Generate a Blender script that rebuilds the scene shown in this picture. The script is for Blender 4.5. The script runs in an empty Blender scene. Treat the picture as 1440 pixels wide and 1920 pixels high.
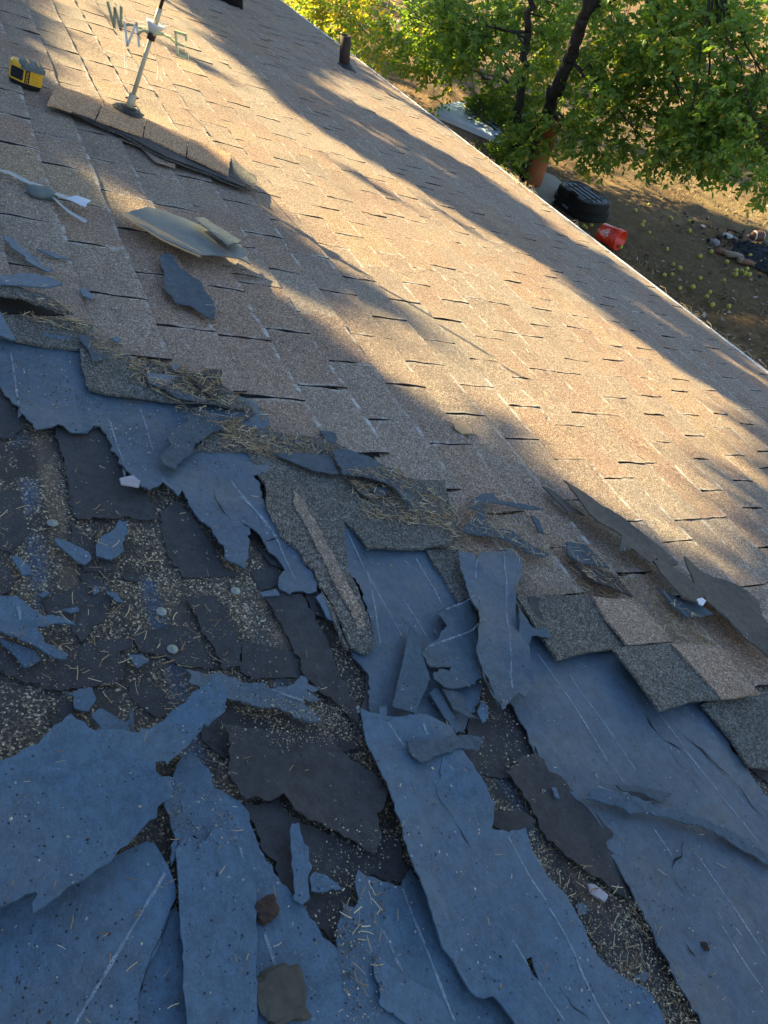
import bpy, math, random
import numpy as np
from mathutils import Vector, Matrix, noise
from mathutils.geometry import delaunay_2d_cdt
random.seed(7); rng = np.random.default_rng(7)
C = bpy.context.scene.collection
scn = bpy.context.scene

# ---------------------------------------------------------------- geometry of the place
F_PX = 1385.0; CX, CY = 720.0, 960.0
S = 0.8                     # camera height above the roof plane (m)
PITCH = math.radians(20)
CAM_Z = 4.7
def _ray(x, y): return np.array([(x-CX)/F_PX, (y-CY)/F_PX, 1.0])
_u = _ray(-167, -530); _u /= np.linalg.norm(_u)
_d = _ray(2720, 1050); _d -= _u*(_u@_d); _d /= np.linalg.norm(_d)
_n = np.cross(_u, _d)
_up = -_n*math.cos(PITCH) - _d*math.sin(PITCH)
_hy = _d*math.cos(PITCH) - _n*math.sin(PITCH)
W = np.array([-_u, _hy, _up])          # camera axes -> world axes
CAM = np.array([0, 0, CAM_Z])
SUN = Vector((-0.785, -0.375, 0.49)).normalized()

# ---------------------------------------------------------------- camera
cam = bpy.data.cameras.new('camera'); camo = bpy.data.objects.new('camera', cam); C.objects.link(camo)
R = Matrix(((W[0][0], -W[0][1], -W[0][2]), (W[1][0], -W[1][1], -W[1][2]), (W[2][0], -W[2][1], -W[2][2])))
camo.matrix_world = Matrix.Translation(Vector(CAM)) @ R.to_4x4()
cam.sensor_fit = 'VERTICAL'; cam.sensor_height = 36.0; cam.lens = 36.0*F_PX/1920.0
cam.clip_start = 0.02; cam.clip_end = 600
scn.camera = camo

# ---------------------------------------------------------------- light
world = bpy.data.worlds.new('World'); scn.world = world; world.use_nodes = True
wn = world.node_tree; bg = wn.nodes['Background']; sky = wn.nodes.new('ShaderNodeTexSky')
sky.sky_type = 'NISHITA'; sky.sun_disc = False; sky.sun_elevation = math.radians(29)
sky.sun_rotation = math.atan2(SUN.x, SUN.y) % (2*math.pi)
sky.air_density = 1.0; sky.dust_density = 0.3; sky.ozone_density = 2.0
wn.links.new(sky.outputs[0], bg.inputs[0]); bg.inputs[1].default_value = 0.062
sl = bpy.data.lights.new('sun', 'SUN'); sl.energy = 4.8; sl.angle = math.radians(0.55); sl.color = (1.0, 0.84, 0.46)
so = bpy.data.objects.new('sun', sl); C.objects.link(so); so.rotation_euler = SUN.to_track_quat('Z', 'Y').to_euler()
scn.view_settings.view_transform = 'Standard'; scn.view_settings.look = 'None'
scn.view_settings.exposure = 2.55; scn.view_settings.gamma = 1.0; scn.view_settings.use_curve_mapping = False

# ---------------------------------------------------------------- frames and readings
ROOFM = Matrix(((1, 0, 0, 0),
                (0, math.cos(PITCH), math.sin(PITCH), 0),
                (0, -math.sin(PITCH), math.cos(PITCH), 0),
                (0, 0, 0, 1)))
_foot = CAM + W@(_n*S)
ROOFM = Matrix.Translation(Vector(_foot)) @ ROOFM
def rl(p, h=0.0):                       # picture reading -> roof frame (x along the eave, y down the slope)
    v = _ray(*p); t = (S-h)/(v@_n); P = v*t
    return np.array([-(P@_u), P@_d])
def rw(x, y, z=0.0): return ROOFM @ Vector((x, y, z))
def gp(x, y, h=0.0):                    # reading -> ground
    r = W@_ray(x, y); t = (h-CAM_Z)/r[2]; P = CAM+r*t
    return Vector(P)
def at(x, y, t): return Vector(CAM + (W@_ray(x, y))*t)   # reading at depth t
ZO = {'A': (0, 0, 2.88), 'B': (450, 0, 2.88), 'C': (900, 0, 2.667), 'D': (0, 450, 2.88), 'E': (450, 450, 2.88),
      'F': (940, 450, 2.88), 'G': (0, 900, 2.88), 'H': (450, 900, 2.88), 'I': (900, 900, 2.667),
      'J': (0, 1400, 2.769), 'K': (450, 1400, 2.769), 'L': (920, 1400, 2.769), 'Q': (1240, 380, 7.2), 'T': (0, 90, 12.0), 'V': (180, 0, 7.2)}
def Z(k, *pts):
    o = ZO[k]; return [(o[0]+a/o[2], o[1]+b/o[2]) for a, b in pts]

# ---------------------------------------------------------------- materials
class NT:
    def __init__(s, name):
        s.m = bpy.data.materials.new(name); s.m.use_nodes = True; s.t = s.m.node_tree
        s.b = s.t.nodes['Principled BSDF']; s.out = s.t.nodes['Material Output']
        s.co = s.t.nodes.new('ShaderNodeTexCoord')
    def n(s, ty, **kw):
        x = s.t.nodes.new('ShaderNode'+ty)
        for k, v in kw.items(): setattr(x, k, v)
        return x
    def l(s, a, b): s.t.links.new(a, b)
    def noise(s, scale, detail=4, rough=.6, vec=None):
        x = s.n('TexNoise'); x.inputs['Scale'].default_value = scale; x.inputs['Detail'].default_value = detail
        x.inputs['Roughness'].default_value = rough; s.l(vec or s.co.outputs['Object'], x.inputs['Vector']); return x.outputs['Fac']
    def vor(s, scale, vec=None, out='Color'):
        x = s.n('TexVoronoi'); x.inputs['Scale'].default_value = scale; s.l(vec or s.co.outputs['Object'], x.inputs['Vector']); return x.outputs[out]
    def ramp(s, fac, stops, interp='LINEAR'):
        x = s.n('ValToRGB'); e = x.color_ramp.elements; x.color_ramp.interpolation = interp
        while len(e) < len(stops): e.new(0.5)
        for i, (p, c) in enumerate(stops):
            e[i].position = p; e[i].color = (c, c, c, 1) if isinstance(c, (int, float)) else (*c, 1)
        s.l(fac, x.inputs[0]); return x.outputs[0]
    def mix(s, fac, a, b, mode='MIX'):
        x = s.n('Mix', data_type='RGBA', blend_type=mode)
        for v, i in ((fac, 0), (a, 6), (b, 7)):
            if isinstance(v, (int, float)): x.inputs[i].default_value = v if i == 0 else (v, v, v, 1)
            elif isinstance(v, tuple): x.inputs[i].default_value = (*v, 1)
            else: s.l(v, x.inputs[i])
        return x.outputs[2]
    def math(s, op, a, b=0.0):
        x = s.n('Math', operation=op)
        for v, i in ((a, 0), (b, 1)):
            if isinstance(v, (int, float)): x.inputs[i].default_value = v
            else: s.l(v, x.inputs[i])
        return x.outputs[0]
    def bump(s, h, st=.4, dist=.002):
        x = s.n('Bump'); x.inputs['Strength'].default_value = st; x.inputs['Distance'].default_value = dist
        s.l(h, x.inputs['Height']); s.l(x.outputs[0], s.b.inputs['Normal'])
    def fin(s, col, rough=.8, spec=.3):
        if isinstance(col, tuple): s.b.inputs['Base Color'].default_value = (*col, 1)
        else: s.l(col, s.b.inputs['Base Color'])
        if isinstance(rough, (int, float)): s.b.inputs['Roughness'].default_value = rough
        else: s.l(rough, s.b.inputs['Roughness'])
        s.b.inputs['Specular IOR Level'].default_value = spec; return s.m
    def rnd(s): return s.n('ObjectInfo').outputs['Random']
    def attr(s, name): x = s.n('Attribute', attribute_name=name); return x.outputs['Fac']

def plain(name, col, rough=.6, spec=.4, metal=0, var=.25, scale=20):
    m = NT(name); f = m.noise(scale, 5)
    c = m.mix(f, tuple(v*(1-var) for v in col), tuple(min(1, v*(1+var)) for v in col))
    m.b.inputs['Metallic'].default_value = metal; return m.fin(c, rough, spec)

def m_granules(name, c1, c2, c3, weathered=True):
    m = NT(name)
    tone = m.attr('tone') if weathered else m.rnd()
    col = m.ramp(tone, [(0, c1), (.35, c2), (.7, c3), (1, tuple(v*.8 for v in c2))])
    big = m.noise(5, 5)
    if c1[0] < .15: col = m.mix(m.ramp(m.noise(3.2, 6, .7), [(.42, 0), (.68, .85)]), col, (.16, .13, .10))
    col = m.mix(m.ramp(big, [(.35, 0.0), (.7, .55)]), col, tuple((a+b)/2 for a, b in zip(c1, c3)))
    g = m.vor(430); sep = m.n('SeparateColor'); m.l(g, sep.inputs[0])
    sp = m.ramp(sep.outputs[0], [(0, .28), (.35, .7), (.7, 1.15), (.9, 1.8), (1, 2.6)])
    col = m.mix(1.0, col, sp, 'MULTIPLY')
    g2 = m.vor(150); sep2 = m.n('SeparateColor'); m.l(g2, sep2.inputs[0])
    col = m.mix(1.0, col, m.ramp(sep2.outputs[1], [(0, .78), (1, 1.22)]), 'MULTIPLY')
    # hue flecks: ochre, brick
    fk = .38 if c1[0] > .15 else .10
    col = m.mix(m.ramp(sep.outputs[1], [(.72, 0.0), (.8, fk)]), col, (.34, .15, .10))
    col = m.mix(m.ramp(sep.outputs[2], [(.76, 0.0), (.84, fk)]), col, (.50, .37, .19))
    if weathered:
        # worn pale granule-free edges
        uv = m.n('UVMap'); sx = m.n('SeparateXYZ'); m.l(uv.outputs[0], sx.inputs[0])
        e1 = m.ramp(sx.outputs[1], [(0, 1.0), (.05, .9), (.09, 0)])
        a = m.math('ABSOLUTE', m.math('SUBTRACT', sx.outputs[0], .5))
        e2 = m.ramp(a, [(.45, 0), (.49, .8), (.5, 1)])
        e = m.math('MAXIMUM', e1, e2)
        wn_ = m.ramp(m.noise(26, 6, .75), [(.49, 0), (.60, 1)]); wn_ = m.math('MULTIPLY', wn_, m.ramp(m.noise(1.9, 3), [(.40, .15), (.56, 1)]))
        col = m.mix(m.math('MULTIPLY', e, wn_), col, (.50, .48, .44))
        # unexposed headlap is grey and unfaded
        hl = m.ramp(sx.outputs[1], [(.97, 0), (1.0, 1)])
        sc = m.math('MULTIPLY', hl, .0)
        dust = m.ramp(m.noise(2.2, 4), [(.45, 0), (.75, .35)])
        col = m.mix(dust, col, (.30, .25, .19))
        stain = m.ramp(m.noise(1.3, 6, .7), [(.5, 0), (.72, .45)])
        col = m.mix(stain, col, (.10, .085, .08))
    m.bump(m.vor(430, out='Distance'), .6, .003)
    return m.fin(col, .9, .2)
M_SH = m_granules('shingle_granules', (.290, .215, .130), (.235, .152, .112), (.225, .190, .155))
M_GREY = m_granules('unfaded_granules', (.078, .082, .076), (.098, .10, .088), (.07, .076, .072), False)
M_EDGE = plain('asphalt_cut_edge', (.035, .028, .028), .9, .2, 0, .4, 90)
M_CAP = m_granules('cap_granules', (.46, .25, .12), (.38, .23, .13), (.46, .27, .14), False)

def m_old():
    m = NT('old_roofing')
    big = m.noise(3.0, 6, .7); base = m.ramp(big, [(.3, (.022, .020, .019)), (.5, (.04, .036, .032)), (.7, (.07, .058, .048))])
    g = m.vor(400); sep = m.n('SeparateColor'); m.l(g, sep.inputs[0])
    dens = m.ramp(m.noise(9, 5, .7), [(.36, .06), (.60, .9)])
    thr = m.math('GREATER_THAN', m.math('MULTIPLY', sep.outputs[0], m.math('ADD', dens, .25)), .50)
    gc = m.ramp(sep.outputs[1], [(0, (.075, .055, .04)), (.5, (.17, .125, .08)), (.8, (.30, .24, .15)), (.95, (.62, .50, .32))])
    col = m.mix(thr, base, gc)
    # blue factory paint stripes on the old shingles, one per course
    sx = m.n('SeparateXYZ'); m.l(m.co.outputs['Object'], sx.inputs[0])
    w = m.math('ADD', sx.outputs[1], m.math('MULTIPLY', m.noise(6, 3), .02))
    fr = m.math('FRACT', m.math('DIVIDE', w, .145))
    st = m.ramp(fr, [(.28, 0), (.33, 1), (.44, 1), (.5, 0)])
    st = m.math('MULTIPLY', st, m.ramp(m.noise(4.5, 4), [(.50, 0), (.6, .8)]))
    st = m.math('MULTIPLY', st, m.ramp(sep.outputs[2], [(.3, 1), (.7, .3)]))
    col = m.mix(st, col, (.035, .085, .16))
    warm = m.ramp(fr, [(.5, 0), (.56, .6), (.7, .6), (.76, 0)])
    col = m.mix(m.math('MULTIPLY', warm, m.ramp(m.noise(7, 4), [(.45, 0), (.6, 1)])), col, (.16, .11, .075))
    m.bump(m.vor(400, out='Distance'), .8, .004)
    return m.fin(col, .75, .35)
M_OLD = m_old()

def m_felt(name, c1, c2, dusty=.5, rough=.55, spec=.45):
    m = NT(name)
    r = m.rnd(); a = m.mix(r, c1, c2)
    col = m.mix(m.ramp(m.noise(7, 6, .65), [(.3, 0), (.7, .6)]), a, tuple(v*1.45 for v in c1))
    col = m.mix(m.ramp(m.noise(1.1, 3), [(.4, 0), (.65, .6)]), col, tuple(v*q for v, q in zip(c1, (.85, 1.1, 1.35))))
    col = m.mix(m.ramp(m.noise(4.4, 7, .7), [(.50, 0), (.68, dusty)]), col, (.12, .12, .10))
    col = m.mix(m.ramp(m.noise(55, 5, .8), [(.38, .5), (.6, 0)]), col, tuple(v*.4 for v in c1))
    col = m.mix(m.ramp(m.noise(300, 3, .8), [(.5, 0), (.8, .4)]), col, tuple(v*2.2 for v in c1))
    fib = m.n('Mapping'); fib.inputs['Scale'].default_value = (30, 260, 60); m.l(m.co.outputs['Object'], fib.inputs[0])
    fi = m.noise(3, 4, .7, fib.outputs[0]); col = m.mix(m.ramp(fi, [(.3, .25), (.7, 0)]), col, 0.0)
    g = m.vor(420); sep = m.n('SeparateColor'); m.l(g, sep.inputs[0])
    spots = m.math('MULTIPLY', m.math('GREATER_THAN', sep.outputs[0], 0.9965), m.ramp(m.noise(6, 3), [(.4, 0), (.55, 1)]))
    col = m.mix(spots, col, (.008, .008, .009))
    w = m.math('MULTIPLY', m.math('GREATER_THAN', sep.outputs[1], 0.9965), m.ramp(m.noise(5, 3), [(.45, 0), (.6, 1)]))
    col = m.mix(w, col, (.35, .33, .28))
    ro = m.ramp(m.noise(10, 5), [(.3, rough-.12), (.7, rough+.15)])
    m.bump(m.math('ADD', m.noise(60, 8, .8), m.math('MULTIPLY', m.noise(12, 3), 2.0)), .5, .004)
    return m.fin(col, ro, spec)
M_FELT = m_felt('asphalt_felt', (.058, .102, .142), (.064, .118, .170))
M_FELTG = m_felt('dusty_asphalt_felt', (.056, .086, .112), (.066, .098, .130), .75)
M_FELT2 = m_felt('asphalt_felt_back', (.056, .088, .112), (.062, .096, .122), .6, .7, .3)
M_DARK = m_felt('old_black_felt', (.050, .044, .042), (.068, .056, .050), .1, .8, .25)
M_SLATE = m_felt('grey_scrap', (.065, .085, .100), (.085, .100, .105), .6, .8, .25)
M_BROWN = m_felt('brown_scrap', (.10, .08, .06), (.13, .10, .075), .5, .8, .25)
def m_chalk():
    m = NT('chalk_print'); f = m.ramp(m.noise(38, 6, .85), [(.38, 0), (.60, .62)])
    m.fin((.34, .38, .41), .8, .2); tr = m.n('BsdfTransparent'); mx = m.n('MixShader'); m.l(f, mx.inputs[0]); m.l(tr.outputs[0], mx.inputs[1]); m.l(m.b.outputs[0], mx.inputs[2]); m.l(mx.outputs[0], m.out.inputs[0]); return m.m
M_CHALK = m_chalk()
M_GAPSHADE = plain('gap_shade_black', (.008, .008, .009), .8, .2)  # near-black that paints the shade inside tears and under the flap
def m_needle():
    m = NT('pine_needle'); c = m.ramp(m.attr('tone'), [(0, (.16, .085, .035)), (.4, (.28, .17, .075)), (.8, (.42, .30, .15)), (1, (.65, .54, .34))])
    return m.fin(c, .6, .3)
M_NEEDLE = m_needle()
def m_grit():
    m = NT('roof_grit'); c = m.ramp(m.attr('tone'), [(0, (.02, .02, .02)), (.45, (.05, .045, .04)), (.6, (.2, .17, .12)), (.85, (.36, .29, .18)), (1, (.62, .52, .34))])
    return m.fin(c, .7, .3)
M_GRIT = m_grit()
def m_leaf(name, c1, c2, c3):
    m = NT(name); c = m.ramp(m.attr('tone'), [(0, c1), (.5, c2), (.93, c3), (1, (.45, .33, .04))])
    m.fin(c, .45, .4)
    tr = m.n('BsdfTranslucent'); m.l(m.mix(1.0, c, (1.9, 2.0, .8), 'MULTIPLY'), tr.inputs[0])
    mx = m.n('MixShader'); mx.inputs[0].default_value = .45
    m.l(m.b.outputs[0], mx.inputs[1]); m.l(tr.outputs[0], mx.inputs[2]); m.l(mx.outputs[0], m.out.inputs[0]); return m.m
M_LEAF = m_leaf('apple_leaf', (.075, .12, .024), (.13, .20, .032), (.20, .27, .045))
M_LEAF2 = m_leaf('shade_leaf', (.03, .06, .02), (.05, .09, .03), (.07, .12, .03))
def m_bark():
    m = NT('bark'); c = m.ramp(m.noise(14, 7, .75), [(.3, (.018, .014, .011)), (.7, (.075, .058, .045))]); m.bump(m.noise(30, 6, .8), .8, .02); return m.fin(c, .9, .2)
M_BARK = m_bark()
def m_ground():
    m = NT('dry_yard')
    c = m.ramp(m.noise(.9, 8, .65), [(.3, (.11, .065, .032)), (.46, (.175, .112, .055)), (.6, (.25, .175, .085)), (.75, (.21, .155, .075))])
    c = m.mix(m.ramp(m.noise(.5, 5), [(.55, 0), (.72, .55)]), c, (.10, .11, .05))
    c = m.mix(m.ramp(m.noise(25, 8, .8), [(.35, .55), (.6, 0)]), c, (.06, .045, .03))
    c = m.mix(m.ramp(m.noise(60, 5, .8), [(.56, 0), (.68, .6)]), c, (.38, .30, .19))
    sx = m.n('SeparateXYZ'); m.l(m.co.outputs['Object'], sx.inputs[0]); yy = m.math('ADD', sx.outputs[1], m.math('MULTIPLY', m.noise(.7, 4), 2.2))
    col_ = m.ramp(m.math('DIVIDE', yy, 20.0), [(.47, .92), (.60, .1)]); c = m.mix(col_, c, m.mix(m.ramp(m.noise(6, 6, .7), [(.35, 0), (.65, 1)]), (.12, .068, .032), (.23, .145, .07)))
    # browner ground mixed in close to the house
    m.bump(m.noise(20, 8, .8), .8, .06)
    return m.fin(c, .95, .1)
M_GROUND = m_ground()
M_CONC = plain('concrete', (.38, .34, .28), .9, .2, 0, .2, 12)
M_METAL = plain('drip_edge_metal', (.86, .84, .78), .4, .5, .3, .08)
M_WOOD = plain('fascia_paint', (.45, .40, .33), .7, .3)
M_BLACKP = plain('black_plastic', (.020, .018, .015), .55, .15)
M_ORANGE = plain('orange_plastic', (.74, .045, .014), .35, .5, 0, .08)
M_TERRA = plain('terracotta', (.36, .12, .05), .8, .25, 0, .2, 8)
M_WHITE = plain('white_print', (.85, .66, .58), .6, .3)
M_YEL = plain('yellow_plastic', (.62, .33, .015), .4, .5, 0, .1)
M_GUN = plain('grey_rubber', (.10, .115, .11), .7, .3)
M_RUB = plain('black_rubber', (.008, .008, .008), .6, .3)
M_CREAM_SUN = plain('sunlit_cream_enamel', (.86, .68, .30), .5, .4, 0, .3, 60)  # sunlight on the E put into a brighter, yellower cream
M_SAGE_SHADE = plain('shaded_sage_enamel', (.38, .35, .19), .5, .4, 0, .2, 60)  # olive tone with the shade on the W put into the colour
M_POLE = plain('galvanised_pole', (.40, .32, .20), .5, .5, .15, .3, 30)
M_RUST = plain('rusty_iron', (.045, .024, .017), .75, .3, 0, .4, 30)
M_CUP = plain('pale_cup', (.62, .57, .50), .4, .5)
M_WEB = plain('web_silk', (.7, .7, .66), .6, .3)
M_COVER = plain('spa_cover', (.50, .58, .66), .45, .4, 0, .12, 3)
M_SIDE = plain('spa_panel', (.20, .17, .135), .7, .3, 0, .15, 6)
M_TAR = plain('roof_tar', (.022, .02, .018), .6, .4, 0, .5, 60)
M_MEMB = plain('flashing', (.085, .095, .09), .55, .4, 0, .5, 26)
M_TAN = plain('tan_edge', (.42, .26, .13), .7, .3)
M_TAPE = plain('white_tape', (.30, .31, .29), .5, .4, 0, .2, 40)
M_FOIL = plain('foil', (.42, .45, .5), .3, .6)
M_PEB = plain('pink_stone', (.34, .29, .30), .8, .2, 0, .3, 60)
M_ROCK = plain('yard_rock', (.28, .20, .14), .9, .2, 0, .4, 14)
M_BRICK = plain('broken_brick', (.22, .11, .07), .9, .2, 0, .3, 14)
M_ASH = plain('ash', (.035, .036, .038), .95, .1, 0, .7, 40)
M_BALL = plain('football_leather', (.11, .045, .028), .6, .3)
M_CLOD = plain('brown_clod', (.055, .035, .026), .95, .1, 0, .6, 70)
M_PAD = plain('fibre_pad', (.075, .066, .05), .95, .1, 0, .5, 90)
M_CAPN = plain('nail_cap', (.24, .25, .22), .4, .5, .6)
def m_apple():
    m = NT('apple_skin'); c = m.ramp(m.noise(12, 3), [(.35, (.30, .29, .03)), (.6, (.46, .38, .05)), (.75, (.42, .22, .05))]); return m.fin(c, .45, .4)
M_APPLE = m_apple()
def m_litter():
    m = NT('leaf_litter'); c = m.ramp(m.attr('tone'), [(0, (.07, .035, .018)), (.5, (.17, .10, .05)), (.88, (.28, .20, .12)), (1, (.5, .44, .36))]); return m.fin(c, .8, .2)
M_LITTER = m_litter()
def m_grass():
    m = NT('dry_grass'); c = m.ramp(m.attr('tone'), [(0, (.10, .11, .035)), (.3, (.22, .18, .08)), (.7, (.38, .29, .15)), (1, (.5, .40, .22))]); return m.fin(c, .8, .2)
M_GRASS = m_grass()

# ---------------------------------------------------------------- object helpers
from mathutils.bvhtree import BVHTree
SURF = []
class Surf:
    def __init__(s):
        v = []; f = []
        for V_, F_ in SURF:
            k = len(v); v += V_; f += [tuple(i+k for i in q) for q in F_]
        s.t = BVHTree.FromPolygons(v, f)
    def z(s, x, y, d):
        h = s.t.ray_cast(Vector((x, y, .5)), Vector((0, 0, -1)), 1.0)
        return max(d, h[0].z) if h[0] is not None else d

def link(name, me, mat=None, parent=None, label=None, cat=None, group=None, kind=None):
    o = bpy.data.objects.new(name, me); C.objects.link(o)
    if mat is not None and me is not None and not me.materials: me.materials.append(mat)
    if parent is not None: o.parent = parent
    if label: o['label'] = label
    if cat: o['category'] = cat
    if group: o['group'] = group
    if kind: o['kind'] = kind
    return o
def empty(name, M, label, cat, group=None, kind=None):
    o = link(name, None, None, None, label, cat, group, kind); o.matrix_world = M; return o
class MB:
    def __init__(s): s.v = []; s.f = []
    def add(s, v, f):
        k = len(s.v); s.v += [tuple(x) for x in v]; s.f += [tuple(i+k for i in q) for q in f]; return s
    def box(s, c, d, M=None):
        x, y, z = (q/2 for q in d); v = [Vector((c[0]+i*x, c[1]+j*y, c[2]+k*z)) for i in (-1, 1) for j in (-1, 1) for k in (-1, 1)]
        if M: v = [M@q for q in v]
        return s.add(v, [(0, 1, 3, 2), (4, 6, 7, 5), (0, 4, 5, 1), (2, 3, 7, 6), (0, 2, 6, 4), (1, 5, 7, 3)])
    def tube(s, pts, rad, n=8, cap=True):
        pts = [Vector(p) for p in pts]; rings = []
        if isinstance(rad, (int, float)): rad = [rad]*len(pts)
        k0 = len(s.v)
        for i, p in enumerate(pts):
            t = (pts[min(i+1, len(pts)-1)]-pts[max(i-1, 0)]).normalized()
            a = t.cross(Vector((.31, .22, .93))).normalized(); b = t.cross(a)
            s.v += [tuple(p+(a*math.cos(2*math.pi*j/n)+b*math.sin(2*math.pi*j/n))*rad[i]) for j in range(n)]
        for i in range(len(pts)-1):
            for j in range(n): s.f.append((k0+i*n+j, k0+i*n+(j+1) % n, k0+(i+1)*n+(j+1) % n, k0+(i+1)*n+j))
        if cap: s.f.append(tuple(k0+j for j in range(n))[::-1]); s.f.append(tuple(k0+(len(pts)-1)*n+j for j in range(n)))
        return s
    def lathe(s, prof, n=24, M=None, cap0=True, cap1=True):
        k0 = len(s.v)
        for r, z in prof:
            for j in range(n):
                q = Vector((r*math.cos(2*math.pi*j/n), r*math.sin(2*math.pi*j/n), z)); s.v.append(tuple(M@q if M else q))
        for i in range(len(prof)-1):
            for j in range(n): s.f.append((k0+i*n+j, k0+i*n+(j+1) % n, k0+(i+1)*n+(j+1) % n, k0+(i+1)*n+j))
        if cap0: s.f.append(tuple(k0+j for j in range(n))[::-1])
        if cap1: s.f.append(tuple(k0+(len(prof)-1)*n+j for j in range(n)))
        return s
    def mesh(s, name, smooth=False):
        me = bpy.data.meshes.new(name); me.from_pydata(s.v, [], s.f); me.update()
        if smooth: me.polygons.foreach_set('use_smooth', [True]*len(me.polygons))
        return me
    def obj(s, name, mat, parent=None, smooth=False, **kw): return link(name, s.mesh(name, smooth), mat, parent, **kw)
def tone_attr(me, vals):
    a = me.attributes.new('tone', 'FLOAT', 'POINT'); a.data.foreach_set('value', np.asarray(vals, dtype=np.float32))

def inside(P, poly):
    P = np.atleast_2d(P); poly = np.asarray(poly); r = np.zeros(len(P), bool); n = len(poly)
    for i in range(n):
        x1, y1 = poly[i]; x2, y2 = poly[(i+1) % n]
        if y1 == y2: continue
        c = ((y1 > P[:, 1]) != (y2 > P[:, 1])) & (P[:, 0] < (x2-x1)*(P[:, 1]-y1)/(y2-y1)+x1); r ^= c
    return r
def edge_dist(P, poly):
    d = np.full(len(P), 1e9); n = len(poly)
    for i in range(n):
        a = poly[i]; b = poly[(i+1) % n]; ab = b-a; L = ab@ab+1e-12
        t = np.clip(((P-a)@ab)/L, 0, 1); d = np.minimum(d, np.linalg.norm(P-(a+t[:, None]*ab), axis=1))
    return d
def roughen(poly, jag, step=.012):
    out = []; n = len(poly)
    for i in range(n):
        a = poly[i]; b = poly[(i+1) % n]; L = np.linalg.norm(b-a); k = max(1, int(L/step)); k = min(k, 140)
        nr = np.array([-(b-a)[1], (b-a)[0]])/(L+1e-9)
        ph = random.random()*99
        for j in range(k):
            t = j/k; w = min(1, 4*t*(1-t)*1.5+ (.25 if j else 0))
            o = (noise.noise(Vector((ph+t*L*22, 0, 0)))*1.3+noise.noise(Vector((ph+t*L*75, 5, 0)))*.8+noise.noise(Vector((ph+t*L*170, 8, 0)))*.7+random.uniform(-.22, .22))*jag*w
            out.append(a+(b-a)*t+nr*o)
    return np.array(out)

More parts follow.
